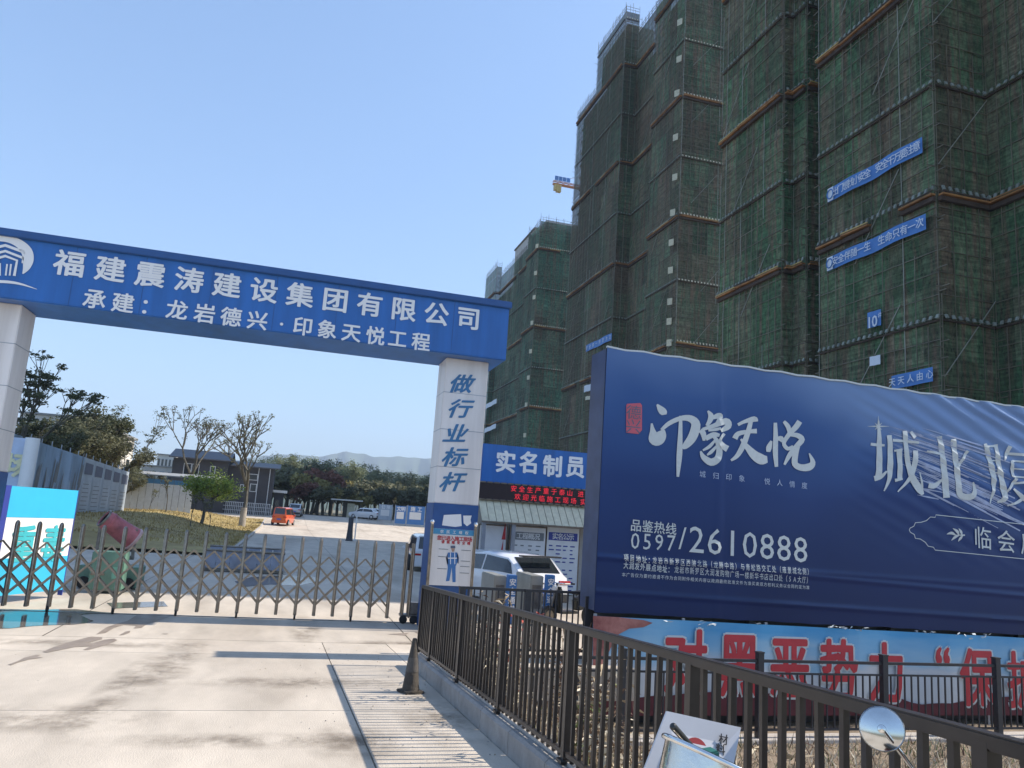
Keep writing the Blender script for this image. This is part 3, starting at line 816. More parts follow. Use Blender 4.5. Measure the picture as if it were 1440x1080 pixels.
mb = MB(); nx, nz_ = 170, 150
vs = []
for j in range(nz_+1):
    for i in range(nx+1):
        x = BBX0+(BX1-BBX0)*i/nx; a = lin(x, BZB_L, BZB_R); b = lin(x, BZT_L, BZT_R)
        a += 0.02*noise.noise(Vector((x*2, 0, 0)))
        z = a+(b-a)*j/nz_
        vs.append((x, YBB-bb_disp(x, z), z))
mb.add(vs, [(j*(nx+1)+i, j*(nx+1)+i+1, (j+1)*(nx+1)+i+1, (j+1)*(nx+1)+i) for j in range(nz_) for i in range(nx)])
# board print material: deep navy below, paler slate blue towards the top edge (print with sky sheen painted in)
m = bpy.data.materials.new('board_print_sheen'); m.use_nodes = True; nt = m.node_tree; N = nt.nodes; L = nt.links
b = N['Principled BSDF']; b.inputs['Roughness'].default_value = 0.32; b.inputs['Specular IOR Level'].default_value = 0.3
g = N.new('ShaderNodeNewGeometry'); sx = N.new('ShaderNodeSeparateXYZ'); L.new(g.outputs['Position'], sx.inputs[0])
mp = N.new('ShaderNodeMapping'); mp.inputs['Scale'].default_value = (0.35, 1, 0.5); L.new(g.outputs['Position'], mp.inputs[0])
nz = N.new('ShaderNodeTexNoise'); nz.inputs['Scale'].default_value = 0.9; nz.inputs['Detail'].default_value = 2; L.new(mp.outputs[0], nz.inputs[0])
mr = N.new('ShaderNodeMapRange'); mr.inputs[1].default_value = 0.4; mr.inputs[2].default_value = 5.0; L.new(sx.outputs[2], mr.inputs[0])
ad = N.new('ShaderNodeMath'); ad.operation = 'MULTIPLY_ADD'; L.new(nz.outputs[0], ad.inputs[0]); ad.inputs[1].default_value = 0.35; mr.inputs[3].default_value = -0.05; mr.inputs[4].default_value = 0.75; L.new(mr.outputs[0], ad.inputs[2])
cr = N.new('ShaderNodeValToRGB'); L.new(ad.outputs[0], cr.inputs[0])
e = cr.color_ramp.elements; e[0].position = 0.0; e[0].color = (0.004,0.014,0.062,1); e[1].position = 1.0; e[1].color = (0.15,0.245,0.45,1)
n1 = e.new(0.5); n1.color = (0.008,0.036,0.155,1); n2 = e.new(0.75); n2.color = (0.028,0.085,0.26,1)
mrx = N.new('ShaderNodeMapRange'); mrx.inputs[1].default_value = 8.2; mrx.inputs[2].default_value = 13; mrx.inputs[4].default_value = 0.45; L.new(sx.outputs[0], mrx.inputs[0])  # paler upper right: printed rays plus brightness of sunlit folds painted in
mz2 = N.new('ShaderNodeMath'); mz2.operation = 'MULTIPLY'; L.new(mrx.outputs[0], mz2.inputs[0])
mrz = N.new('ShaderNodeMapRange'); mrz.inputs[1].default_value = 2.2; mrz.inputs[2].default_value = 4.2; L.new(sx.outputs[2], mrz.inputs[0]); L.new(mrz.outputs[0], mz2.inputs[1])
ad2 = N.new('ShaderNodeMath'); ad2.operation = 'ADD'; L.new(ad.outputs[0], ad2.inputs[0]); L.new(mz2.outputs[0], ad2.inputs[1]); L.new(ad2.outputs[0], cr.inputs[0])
L.new(cr.outputs[0], b.inputs['Base Color']); MT['board_print_sheen'] = m
mb.build('printed_sheet', MT['board_print_sheen'], bbx, smooth=True)
mb = MB()
mb.box(BBX0-0.0, BX1, YBB+0.03, YBB+0.68, BZB_L+0.02, BZT_L-0.06) if False else None
# deep frame body (wrapped side), follows the slightly sloping edges
poly = [(BBX0, YBB+0.035, BZB_L+0.02), (BX1, YBB+0.035, lin(BX1,BZB_L,BZB_R)+0.02), (BX1, YBB+0.035, lin(BX1,BZT_L,BZT_R)-0.02), (BBX0, YBB+0.035, BZT_L-0.02)]
mb = MB(); mb.prism([Vector(p) for p in poly], (0, 0.65, 0)); mb.build('frame_body', MT['navy_blue'] if False else mat('board_side', (0.05,0.07,0.14), rough=0.5, var=0.2), bbx)
mb = MB(); xx = BBX0
while xx < BX1:
    x2 = xx+0.35; za, zb2 = lin(xx,BZT_L,BZT_R), lin(x2,BZT_L,BZT_R)
    mb.beam((xx, YBB+0.01, za+0.012*math.sin(xx*9)), (x2, YBB+0.01, zb2+0.012*math.sin(x2*9)), 0.05, 0.03); xx = x2
mb.build('top_hem', MT['pale_print'], bbx)
mb = MB()
for xx in (BBX0+0.12, BBX0+3, BBX0+6, BBX0+9, BX1-0.2):
    if xx < BX1:
        for yq in (0.1, 0.5):
            mb = MB(); mb.box(xx-0.05, xx+0.05, YBB+yq, YBB+yq+0.1, -1.7, lin(xx,BZB_L,BZB_R)+0.1); mb.build('support_leg', MT['rail_paint_far'], bbx)
def pbb(px, py, e=0.012):
    p = P(px, py, y=YBB); return Vector((p.x, YBB-bb_disp(p.x, p.z)-e, p.z))
def conf(p): return Vector((p.x, YBB-bb_disp(p.x, p.z)-0.012, p.z))
def c6(x, y): return pbb(820+x/4.0, 480+y/4.0)
def c7(x, y): return pbb(1080+x/4.0, 540+y/4.0)
mb = MB()
for s_ in ([(412,356,8),(432,382,30),(448,400,34),(452,414,22)],
           [(382,462,8),(388,505,26),(398,545,58),(420,548,60),(440,522,44),(450,498,10)],
           [(436,500,14),(480,462,20),(545,434,22),(600,436,32),(630,470,42),(610,540,42),(572,588,30),(556,604,8)],
           [(545,420,14),(542,520,20),(537,640,26),(528,762,12)],
           'x', [(698,392,8),(716,420,26),(708,450,22),(690,476,12)],
           [(715,436,10),(755,420,26),(770,426,22),(748,462,14)],
           [(655,500,20),(672,520,26),(676,560,12)],
           [(668,496,14),(730,476,20),(800,450,30),(812,478,30),(770,505,14)],
           [(700,502,10),(745,496,14),(770,490,10)],
           [(684,548,22),(730,526,24),(762,530,14)],
           [(716,520,12),(748,560,20),(762,610,28),(752,660,32),(715,680,34),(672,652,24),(656,618,8)],
           [(738,556,10),(706,592,16),(668,614,8)], [(748,588,10),(716,622,16),(692,640,8)],
           [(790,520,14),(766,556,14),(784,590,26),(808,606,30)],
           'x', [(868,470,14),(905,452,16),(960,438,26),(968,452,22)],
           [(850,548,26),(870,520,22),(930,508,18),(975,505,22)],
           [(940,452,20),(925,510,24),(895,590,26),(862,645,20),(828,670,10)],
           [(884,550,10),(920,596,26),(960,640,42),(1000,664,48),(1034,664,30)],
           'x', [(1080,458,16),(1082,540,22),(1080,620,24),(1086,706,16)],
           [(1058,560,10),(1044,596,26),(1040,622,18)], [(1090,548,14),(1112,548,26),(1120,566,12)],
           [(1128,450,14),(1152,480,22),(1158,510,16)],
           [(1218,450,26),(1196,482,26),(1160,520,22),(1128,572,18),(1150,604,18),(1180,590,12)],
           [(1150,526,12),(1200,528,22),(1230,552,26),(1200,590,24),(1160,640,22),(1130,694,10)],
           [(1208,590,18),(1192,640,26),(1190,690,28),(1225,710,30),(1270,706,34),(1290,680,24),(1270,630,6)]):
    if s_ == 'x': mb.build('brush_character', MT['pale_print'], bbx); mb = MB(); continue
    stroke(mb, s_, lambda x, y, e_=0.0007*len(mb.f)/8: c6(x, y)+FR*e_, 1.22)
mb.build('brush_character', MT['pale_print'], bbx)
mb = MB()
r_ = [(245,352),(318,348),(328,362),(328,500),(308,522),(240,514),(240,362)]
mb.face([c6(x, y) for x, y in r_]); mb.build('seal_print', MT['seal_red'], bbx)
def seal_t(ch, cx, cy, h):
    p = c6(cx, cy); return (ch, p, h)
_collect(['德兴']); mb = MB()
for ch, cxx, cyy in (('德',282,402),('兴',280,480)):
    p = c6(cxx, cyy)+Vector((0,-0.004,0)); glyph(mb, ch, p, 0.26, XU, ZU, FR, 0.0, 1.15)
mb.build('seal_lettering', MT['print_dark'], bbx)
# pale rays behind the big characters: print plus painted glints of sunlit folds
mb = MB(); random.seed(21)
for k in range(80):
    t = k/79; x0_ = 640+random.uniform(0,260)+t*150; y0_ = 235+330*t+random.uniform(-6,6)
    ln = random.uniform(250,520); w_ = random.choice((2,3,4,6,9))
    x1_ = min(1900, x0_+ln); sl_ = 0.30+0.25*t
    stroke(mb, [(x0_,y0_,1),(x0_+ln*0.4,y0_+ln*0.4*sl_,w_),(x1_,y0_+(x1_-x0_)*sl_,w_*0.8)], lambda x, y: c7(x, y)+Vector((0,0.008,0)), round_=False)
for k in range(8):
    y0_ = 330+k*42; stroke(mb, [(840,y0_,2),(900,y0_+12,9),(960,y0_+24,5)], lambda x, y: c7(x, y)+Vector((0,0.008,0)), round_=False)
stroke(mb, [(900,590,2),(1130,655,12),(1440,790,16),(1900,990,10)], lambda x, y: c7(x, y)+Vector((0,0.008,0)))
mb.build('ray_glint_print', MT['ray_glint_print'], bbx)
mb = MB()
for s_ in ([(620,205,6),(624,260,16),(626,360,26),(626,480,30),(618,530,28)], [(578,338,14),(610,342,14),(655,345,10)], [(598,532,26),(635,522,20),(668,490,8)],
           [(680,288,24),(686,360,24),(686,470,28),(680,540,18),(652,602,6)], [(700,316,14),(770,322,12),(845,330,12)],
           [(735,372,26),(740,450,24),(740,532,24)], [(708,376,10),(752,368,10)], [(712,542,16),(756,534,8)],
           [(766,264,24),(772,340,22),(782,430,24),(806,520,30),(848,590,36),(868,622,14)], [(826,374,24),(822,450,26),(795,530,18),(728,606,6)],
           [(800,268,14),(824,302,20)], [(850,496,4),(862,560,10),(866,600,8)],
           'x', [(960,295,26),(974,380,26),(988,500,30),(1000,640,32)], [(890,378,8),(965,392,14)], [(900,570,26),(935,572,24),(978,534,8)],
           [(1036,310,26),(1046,400,26),(1062,520,28),(1072,612,28),(1100,634,30),(1140,632,30),(1158,600,20),(1148,552,6)], [(1116,376,14),(1066,462,14)],
           'x', [(1214,336,18),(1236,410,24),(1262,520,26),(1262,600,16),(1242,672,5)], [(1218,352,8),(1285,348,12)], [(1276,340,18),(1290,440,24),(1312,560,28),(1326,640,30),(1286,664,8)],
           [(1250,432,6),(1290,430,6)], [(1256,500,6),(1300,498,6)],
           [(1352,350,20),(1334,400,16),(1322,430,6)], [(1346,392,12),(1500,404,14)], [(1366,430,16),(1372,520,16)], [(1366,432,8),(1470,440,10)], [(1468,438,16),(1470,520,16)],
           [(1370,476,6),(1468,484,6)], [(1370,520,8),(1470,528,8)], [(1390,530,16),(1350,590,12),(1305,650,5)], [(1370,560,10),(1480,560,12),(1420,650,16),(1340,684,6)], [(1372,590,10),(1440,650,22),(1510,690,14)]):
    if s_ == 'x': mb.build('headline_character', MT['pale_print'], bbx); mb = MB(); continue
    stroke(mb, s_, lambda x, y, e_=0.0007*len(mb.f)/8: c7(x, y)+FR*e_, 1.15)
mb.build('headline_character', MT['pale_print'], bbx); mb = MB()
for a_ in range(4):
    t = a_*math.pi/4; c_ = (620, 238); rr = 60 if a_ % 2 == 0 else 28
    stroke(mb, [(c_[0]-rr*math.cos(t), c_[1]-rr*math.sin(t), 1), (c_[0], c_[1], 9), (c_[0]+rr*math.cos(t), c_[1]+rr*math.sin(t), 1)], c7, round_=False)
mb.build('star_print', MT['pale_print'], bbx)
mb = MB()
sc_pts = [(1900,846),(1440,790),(942,736),(938,750),(912,748),(892,768),(860,778),(828,780),(820,800),(800,810),(794,820),(800,834),(822,846),(828,868),(856,872),(884,890),(900,912),(930,918),(940,934),(1440,984),(1900,1030)]
stroke(mb, [(x, y, 4) for x, y in sc_pts], c7, round_=False)
for s_ in ([(1004,845,2),(1030,838,16),(1052,850,6)], [(1036,812,2),(1060,828,16),(1070,848,6)], [(1070,812,2),(1082,830,14),(1088,850,4)], [(1030,880,2),(1050,862,14),(1070,852,6)], [(1068,886,2),(1080,868,14),(1092,852,4)], [(1050,850,4),(1104,850,8)]):
    stroke(mb, s_, c7)
mb.build('cartouche_print', MT['pale_print'], bbx)
def btext(name, s_, p1, p2, h, bold, mt='pale_print', wid=1.0):
    a = P(*p1, y=YBB); b_ = P(*p2, y=YBB)
    return text(name, s_, a, b_, h, MT[mt], bbx, bold=bold, off=(0,0,0), wid=wid, conf=conf)
pxm = lambda px_, py_, n: (P(px_, py_, y=YBB).z - P(px_, py_+n, y=YBB).z)
btext('cartouche_lettering', '临会展中心', (1381,757), (1508,775), pxm(1400,760,33), 0.004)
btext('hotline_lettering', '品鉴热线', (894,739), (943,744), pxm(920,740,18), 0.012)
btext('hotline_code', '0597', (893,760), (943,763), pxm(920,760,32), 0.0, wid=0.92)
btext('hotline_slash', '/', (959,756), (960,756), pxm(960,760,44), -0.012)
btext('hotline_number', '2610888', (979,758), (1125,772), pxm(1050,765,52), -0.006, wid=1.02)
btext('address_heading', '项目地址：', (880,784), (914,788), pxm(900,785,11), 0.014, wid=0.72)
btext('address_lettering', '龙岩市新罗区西陂北路（龙腾中路）与青松路交汇处（雍景城北侧）', (920,788), (1137,804), pxm(1000,790,10.5), 0.0, wid=0.68)
btext('address_heading', '大润发外展点地址：', (880,795), (942,801), pxm(900,796,11), 0.014, wid=0.72)
btext('address_lettering', '龙岩市新罗区大润发购物广场一楼新华书店出口处（5A大厅）', (951,801), (1136,816), pxm(1000,800,10.5), 0.0, wid=0.68)
btext('small_print', '本广告仅为要约邀请不作为合同附件相关内容以政府最终批准文件为准买卖双方权利义务以合同约定为准', (877,808), (1135,826), pxm(1000,810,6), 0.0)
btext('tagline_lettering', '城归印象　悦人情度', (987,667), (1131,683), pxm(1050,675,10), -0.004, mt='pale_blue_print')

# mural banner below
YM = 12.12
mu = thing('mural_banner', 'long sky blue slogan banner with red characters under the billboard', 'banner')
def pm(px, py, e=0.0): return P(px, py, y=YM-e)
MX0 = pm(833, 900).x; MX1 = BX1+1.0
mzt0, mzt1 = pm(833,866).z, pm(1440,897).z; mzb = pm(1000,1006).z
def mz(x): return mzt0+(mzt1-mzt0)*(x-MX0)/(pm(1440,897).x-MX0)
m = bpy.data.materials.new('mural_print'); m.use_nodes = True; nt = m.node_tree; N = nt.nodes; L = nt.links
b = N['Principled BSDF']; b.inputs['Roughness'].default_value = 0.5
g = N.new('ShaderNodeNewGeometry'); mp = N.new('ShaderNodeMapping'); mp.inputs['Scale'].default_value = (0.5, 1, 2.4); L.new(g.outputs['Position'], mp.inputs[0])
nz = N.new('ShaderNodeTexNoise'); nz.inputs['Scale'].default_value = 0.9; nz.inputs['Detail'].default_value = 5; L.new(mp.outputs[0], nz.inputs[0])
sx = N.new('ShaderNodeSeparateXYZ'); L.new(g.outputs['Position'], sx.inputs[0])
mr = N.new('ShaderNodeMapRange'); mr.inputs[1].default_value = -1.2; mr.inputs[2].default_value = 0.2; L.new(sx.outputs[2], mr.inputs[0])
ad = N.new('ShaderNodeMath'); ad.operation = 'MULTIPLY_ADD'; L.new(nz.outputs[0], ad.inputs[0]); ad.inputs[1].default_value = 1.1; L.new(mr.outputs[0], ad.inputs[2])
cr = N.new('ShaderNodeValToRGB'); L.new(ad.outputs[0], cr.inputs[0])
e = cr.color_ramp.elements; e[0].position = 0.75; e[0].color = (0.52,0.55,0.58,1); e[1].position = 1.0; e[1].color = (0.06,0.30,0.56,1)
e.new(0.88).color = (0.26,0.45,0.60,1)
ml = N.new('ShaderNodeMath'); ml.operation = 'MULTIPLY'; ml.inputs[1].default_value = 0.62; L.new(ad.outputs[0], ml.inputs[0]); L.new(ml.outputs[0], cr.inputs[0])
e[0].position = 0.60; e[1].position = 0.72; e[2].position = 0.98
L.new(cr.outputs[0], b.inputs['Base Color']); MT['mural_print'] = m
mb = MB()
n = 60
for i in range(n):
    xa = MX0+(MX1-MX0)*i/n; xb = MX0+(MX1-MX0)*(i+1)/n
    da = 0.015*math.sin(xa*3); db = 0.015*math.sin(xb*3)
    mb.face([(xa,YM+da,mzb),(xb,YM+db,mzb),(xb,YM+db,mz(xb)),(xa,YM+da,mz(xa))])
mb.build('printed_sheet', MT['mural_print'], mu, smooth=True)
mb = MB(); random.seed(5)
n = 60
top = []
for i in range(n+1):
    x = MX0+(MX1-MX0)*i/n
    zz = mzb+0.26+0.10*math.sin(x*0.9+1)+0.13*math.exp(-((x-pm(1250,980).x)/0.5)**2)+0.03*random.random()
    top.append((x, YM-0.02, zz))
for i in range(n):
    mb.face([(top[i][0],YM-0.02,mzb), (top[i+1][0],YM-0.02,mzb), top[i+1], top[i]])
mb.build('maroon_border', MT['dark_maroon'], mu)
mb = MB()
cl = [(834,866),(870,868),(905,872),(918,876),(905,882),(885,884),(870,892),(862,905),(850,930),(842,960),(834,985)]
mb.face([pm(x, y, 0.022) for x, y in cl]); mb.build('red_cloud_print', mat('cloud_red', (0.33,0.06,0.06), rough=0.6, var=0.5, scale=2.5, col2=(0.50,0.22,0.18)), mu)
chs = '对黑恶势力“保护'
pxs = [964, 1040, 1111, 1180, 1247, 1326, 1375, 1440]
_collect([chs+'伞'])
for bold, nm, mt, e in ((0.07, 'character_outline', 'pale_print', 0.026), (0.03, 'character', 'red_print', 0.036)):
    for ch, px_ in zip(chs+'伞', pxs+[1506]):
        p = pm(px_, 932+(px_-964)*0.053, e)
        if ch == '“': p = pm(1326, 932, e)+Vector((0,0,-0.10))
        mb = MB(); glyph(mb, ch, p, 1.08, XU, ZU, FR, bold, 0.76); mb.build(nm, MT[mt], mu)
mb = MB()
for x in [MX0+0.05+1.6*k for k in range(8)]:
    mb.box(x-0.025, x+0.025, YM+0.03, YM+0.07, -1.7, mz(x)+0.03)
mb.build('banner_post', MT['metal_frame'], mu)
bk_ = MB(); bk_.box(MX0, MX1, YBB+0.28, YBB+0.32, -1.5, 0.5); bk_.build('added_backing', MT['rail_paint_far'], mu)  # dark panel added to block the bright yard seen through the gap
# torn tarp scraps between the two
mb = MB(); random.seed(8)
for k in range(26):
    px_ = random.choice([random.uniform(980,1010), random.uniform(1150,1215), random.uniform(1300,1400), random.uniform(850,1440)])
    p = pm(px_, 868+(px_-833)*0.049+random.uniform(-4,3), 0.06)
    for _ in range(2):
        a = Vector((random.uniform(-.08,.08), random.uniform(-.03,.03), random.uniform(-.03,.04))); c = Vector((random.uniform(-.08,.08), random.uniform(-.03,.03), random.uniform(-.04,.03)))
        mb.face([p, p+a, p+a+c, p+c*0.7])
mb.build('torn_scrap', MT['pale_print'], mu)

# ================================================================== RAILINGS
def baluster(w_, h, name, mt, par):
    m_ = MB(); m_.box(-w_/2, w_/2, -w_/2, w_/2, 0, h); return m_.build(name, mt, par)
ra = thing('railing', 'long dark metal railing on the kerb running towards the gate', 'railing')
RX = 2.09; RH = 0.93
y0, y1 = -1.6, KEND-0.1
mb = MB()
ya = y0
while ya < y1-0.01:
    yb = min(ya+1.0, y1)
    mb.beam((RX, ya, yz(ya)+KH+RH), (RX, yb, yz(yb)+KH+RH), 0.055, 0.05); ya = yb
tr_ = mb.build('top_rail', MT['rail_paint'], ra, bevel=0.006)
mb = MB(); ya = y0
while ya < y1-0.01:
    yb = min(ya+1.0, y1)
    mb.beam((RX, ya, yz(ya)+KH+0.07), (RX, yb, yz(yb)+KH+0.07), 0.035, 0.03); ya = yb
mb.build('bottom_rail', MT['rail_paint'], ra)
b0 = baluster(0.026, RH-0.03, 'baluster', MT['rail_paint'], ra)
yy = y0+0.06; k = 0
p0 = MB(); p0.box(-0.028, 0.028, -0.028, 0.028, -0.03, RH-0.02); p0.box(-0.05, 0.05, -0.05, 0.05, -0.01, 0.012)
p0 = p0.build('post', MT['rail_paint'], ra)
first_b = first_p = True
while yy < y1:
    if k % 14 == 0:
        if first_p: p0.location = (RX, yy, yz(yy)+KH+0.02); first_p = False
        else: inst(p0, ra, (RX, yy, yz(yy)+KH+0.02))
    else:
        loc = (RX, yy, yz(yy)+KH+0.03)
        if first_b: b0.location = loc; first_b = False
        else: inst(b0, ra, loc, (random.uniform(-.006,.006), random.uniform(-.012,.012), random.uniform(-.1,.1)))
    yy += 0.125; k += 1
inst(p0, ra, (RX, y1, yz(y1)+KH+0.02))

def rail_run(label, x0, x1, y, zbase, h, pitch, post_every, mt, tall_post, second=None, bw=0.022):
    t = thing('railing', label, 'railing')
    mb = MB(); mb.beam((x0,y,zbase+h), (x1,y,zbase+h), 0.045, 0.045); mb.build('top_rail', mt, t)
    mb = MB(); mb.beam((x0,y,zbase+0.12), (x1,y,zbase+0.12), 0.035, 0.035); mb.build('bottom_rail', mt, t)
    if second is not None:
        mb = MB(); mb.beam((x0,y,zbase+second), (x1,y,zbase+second), 0.03, 0.03); mb.build('middle_rail', mt, t)
    hb = (second if second is not None else h)-0.12
    b = baluster(bw, hb, 'baluster', mt, t)
    pm_ = MB(); pm_.box(-0.05, 0.05, -0.05, 0.05, 0, tall_post); pm_.box(-0.058, 0.058, -0.058, 0.058, tall_post, tall_post+0.02)
    pm_ = pm_.build('post', mt, t)
    x = x0; i = 0; fb = fp = True
    while x < x1:
        if i % post_every == 0:
            if fp: pm_.location = (x,y,zbase); fp = False
            else: inst(pm_, t, (x,y,zbase))
        else:
            if fb: b.location = (x,y,zbase+0.12); fb = False
            else: inst(b, t, (x,y,zbase+0.12))
        x += pitch; i += 1
    return t
YR2 = 11.3
rx = P(1068, 960, y=YR2).x; rx2 = P(1243, 960, y=YR2).x
zr_b = P(1068, 1026, y=YR2).z; zr_t = P(1100, 936, y=YR2).z
sp = (rx2-rx)
rail_run('dark railing with thick posts standing in front of the slogan banner', rx-2*sp, rx+5*sp, YR2, -1.44, P(1150,931,y=YR2).z+1.44, sp/17, 17, MT['rail_paint_far'],
         P(1068,918,y=YR2).z+1.44, second=P(1150,948,y=YR2).z+1.44)
YR3 = 13.05
rail_run('short dark railing between the right pillar and the billboard', 3.0, 5.3, YR3, -0.6, P(780,832,y=YR3).z+0.6, 0.105, 11, MT['rail_paint_far'], P(780,832,y=YR3).z+0.6)

# ================================================================== TRAFFIC CONE
g = G(577, 974); 
tc = thing('traffic_cone', 'dirty dark traffic cone standing on the road by the kerb', 'traffic cone', g, R(20))
mb = MB(); mb.lathe([(0.108,0.03),(0.10,0.05),(0.028,0.60),(0.02,0.615),(0.001,0.617)], 20); mb.build('cone', MT['cone_mat'], tc, smooth=True)
mb = MB(); mb.box(-0.125, 0.125, -0.125, 0.125, 0, 0.032); mb.build('base', MT['cone_mat'], tc, bevel=0.01)
mb = MB(); mb.lathe([(0.078,0.24),(0.058,0.40)], 20); mb.build('faded_band', mat('cone_band', (0.085,0.075,0.065), rough=0.7, var=0.3, scale=12), tc, smooth=True)

# ================================================================== LEFT SIGN (sunlit)
A = P(2, 842, z=-0.62); 
pA = P(16, 682, y=17.8); sgx0, sgy0 = pA.x, 17.8
pB = P(110, 691, y=19.5); dirS = Vector((pB.x-pA.x, 19.5-17.8, 0)); LS = dirS.length; angS = math.atan2(dirS.y, dirS.x)
zS = (pA.z+pB.z)/2
si = thing('site_sign', 'sunlit white notice board with cyan header behind the gate', 'sign', (pA.x, 17.8, -0.6), angS)
hS = zS+0.6
mb = MB(); mb.box(0, LS, 0, 0.08, 0.12, hS); mb.build('panel', MT['bright_white'], si)
mb = MB(); mb.box(0.0, LS, -0.006, -0.001, hS-0.62, hS); mb.build('header', MT['cyan_print'], si)
mb = MB(); mb.box(0.0, LS, -0.006, -0.001, 0.12, 0.85); mb.build('footer', MT['cyan_print'], si)
mb = MB(); mb.box(-0.14, 0.0, -0.02, 0.14, 0, hS+0.01); mb.build('side_post', MT['navy_blue'], si)
mb = MB(); mb.box(LS, LS+0.02, -0.01, 0.1, 0.0, hS); mb.build('side_post', MT['navy_blue'], si)
text('lettering', '重毒', (LS*0.30,0,hS-1.17), (LS*0.74,0,hS-1.17), 0.80, MT['teal_print'], si, bold=0.03, off=(0,-0.012,0), wid=0.85)

# ================================================================== LEFT HOARDING
hd = thing('hoarding', 'long tall printed hoarding wall with blue grey panels along the lawn', 'hoarding')
hA = P(45, 618, y=46); hB = P(182, 664, y=67)
dv = Vector((hB.x-hA.x, hB.y-hA.y, 0)); LH = dv.length; dvn = dv/LH; nrm = Vector((dvn.y, -dvn.x, 0))
def hp(u, z, e=0.0):
    q_ = hA.lerp(hB, u/LH); return Vector((q_.x, q_.y, z)) + nrm*e
def htop(u): return hA.z+(hB.z-hA.z)*u/LH
npn = 9
for k in range(-1, npn):
    u0_, u1_ = LH*k/npn+0.02, LH*(k+1)/npn-0.02
    m_ = MB(); zb_ = -0.6
    m_.prism([hp(u0_,zb_), hp(u1_,zb_), hp(u1_,htop(u1_)), hp(u0_,htop(u0_))], -nrm*0.1)
    m_.build('hoarding_panel', MT['hoard_blue'] if k < 4 else MT['hoard_grey'], hd)
for k in range(4, npn):
    u0_, u1_ = LH*k/npn+0.35, LH*(k+1)/npn-0.3; zt_ = htop(u0_)
    m_ = MB(); m_.face([hp(u0_,zt_-1.05,.02), hp(u1_,zt_-1.05,.02), hp(u1_,htop(u1_)-0.3,.02), hp(u0_,zt_-0.3,.02)]); m_.build('header_plate', MT['print_dark'], hd)
    m_ = MB(); m_.face([hp(u0_-.1,0.2,.015), hp(u1_+.1,0.2,.015), hp(u1_+.1,zt_-1.4,.015), hp(u0_-.1,zt_-1.4,.015)], 0)
    for r__ in range(10):
        zz = zt_-1.65-r__*0.27
        m_.face([hp(u0_+.05,zz-.05,.025), hp(u1_-.1-random.random()*.4,zz-.05,.025), hp(u1_-.1-random.random()*.4,zz,.025), hp(u0_+.05,zz,.025)], 1)
    m_.build('notice_sheet', [MT['hoard_grey'], MT['notice_grey']], hd)
m_ = MB(); random.seed(4)
for k in range(26):
    u = 1.0+random.random()*8.5; zz = random.uniform(0.2, 2.2)
    m_.face([hp(u,zz,.02), hp(u+.25,zz,.02), hp(u+.45,zz+random.uniform(1,2.2),.02), hp(u+.3,zz+random.uniform(1,2.2),.02)])
m_.build('mountain_print', MT['notice_grey'], hd)
m_ = MB()
for k in range(14):
    u = LH*k/13; m_.beam(hp(u, htop(u), -0.05), hp(u, htop(u)+0.28, -0.05), 0.05)
m_.build('top_stub', MT['metal_frame'], hd)
# end column beside the left pillar
ec = thing('sign_column', 'pale blue sign column with yellowish characters beside the left pillar', 'sign', (0,0,0))
eA, eB = P(18, 700, y=40), P(44, 700, y=40.6)
eA0 = eA.x-3.2; zt_ = P(44, 618, y=40.6).z
m_ = MB(); m_.box(eA0, eB.x, 40.0, 40.5, -0.6, zt_); m_.build('panel', MT['hoard_pale'], ec)
m_ = MB(); m_.tube([(eB.x-0.15,39.9,-0.6),(eB.x-0.15,39.9,zt_+0.03)], 0.3, 12); m_.build('post', MT['white_print'], ec, smooth=True)
p = P(24, 658, y=40)
text('lettering', '广场', (p.x-1.2,39.95,p.z+0.1), (p.x,39.95,p.z+0.1), 1.1, MT['text_yellow'], ec, bold=0.04)

# ================================================================== FOG CANNON on green tank
yc = 22.0
c0 = P(148, 734, y=yc); 
fc = thing('fog_cannon', 'faded red dust control fog cannon behind the gate', 'fog cannon', (P(165,800,z=-0.65).x*0+P(165,745,y=yc).x, yc, -0.65))
base = Vector(fc.location)
a_ = P(147,729,y=yc-0.18)-base; c_ = P(186,757,y=yc+0.12)-base
d_ = (c_-a_).normalized(); rr = 0.235
M_ = Matrix.Translation(a_) @ d_.to_track_quat('Z','Y').to_matrix().to_4x4(); Lc = (c_-a_).length
m_ = MB(); m_.lathe([(rr*0.80,0.0),(rr*0.86,-0.02),(rr*0.98,0.05),(rr,0.12),(rr*1.08,0.13),(rr*1.08,0.17),(rr,0.18),(rr*1.1,Lc*0.7),(rr*1.13,Lc*0.71),(rr*1.13,Lc*0.75),(rr*1.1,Lc*0.76),(rr*1.22,Lc)], 28, M=M_); m_.build('barrel', MT['cannon_red'], fc, smooth=True)
m_ = MB(); m_.lathe([(rr*0.78,0.02),(rr*0.78,Lc*0.6),(0.01,Lc*0.6)], 24, M=M_); m_.lathe([(0.001,0.1),(0.1,0.16),(0.12,Lc*0.6)], 14, M=M_); m_.build('inner_fan', MT['car_trim'], fc, smooth=True)
m_ = MB(); m_.lathe([(rr*1.22,Lc),(rr*1.3,Lc+0.03),(rr*1.25,Lc+0.08),(rr*0.5,Lc+0.1),(0.001,Lc+0.1)], 24, M=M_); m_.build('intake_hood', MT['cannon_pale'], fc, smooth=True)
m_ = MB(); m_.lathe([(rr*0.9,-0.03),(rr*1.0,-0.03),(rr*1.0,0.02),(rr*0.9,0.02),(rr*0.9,-0.03)], 24, M=M_); m_.build('nozzle_ring', MT['steel_dark'], fc, smooth=True)
mid = (a_+c_)/2
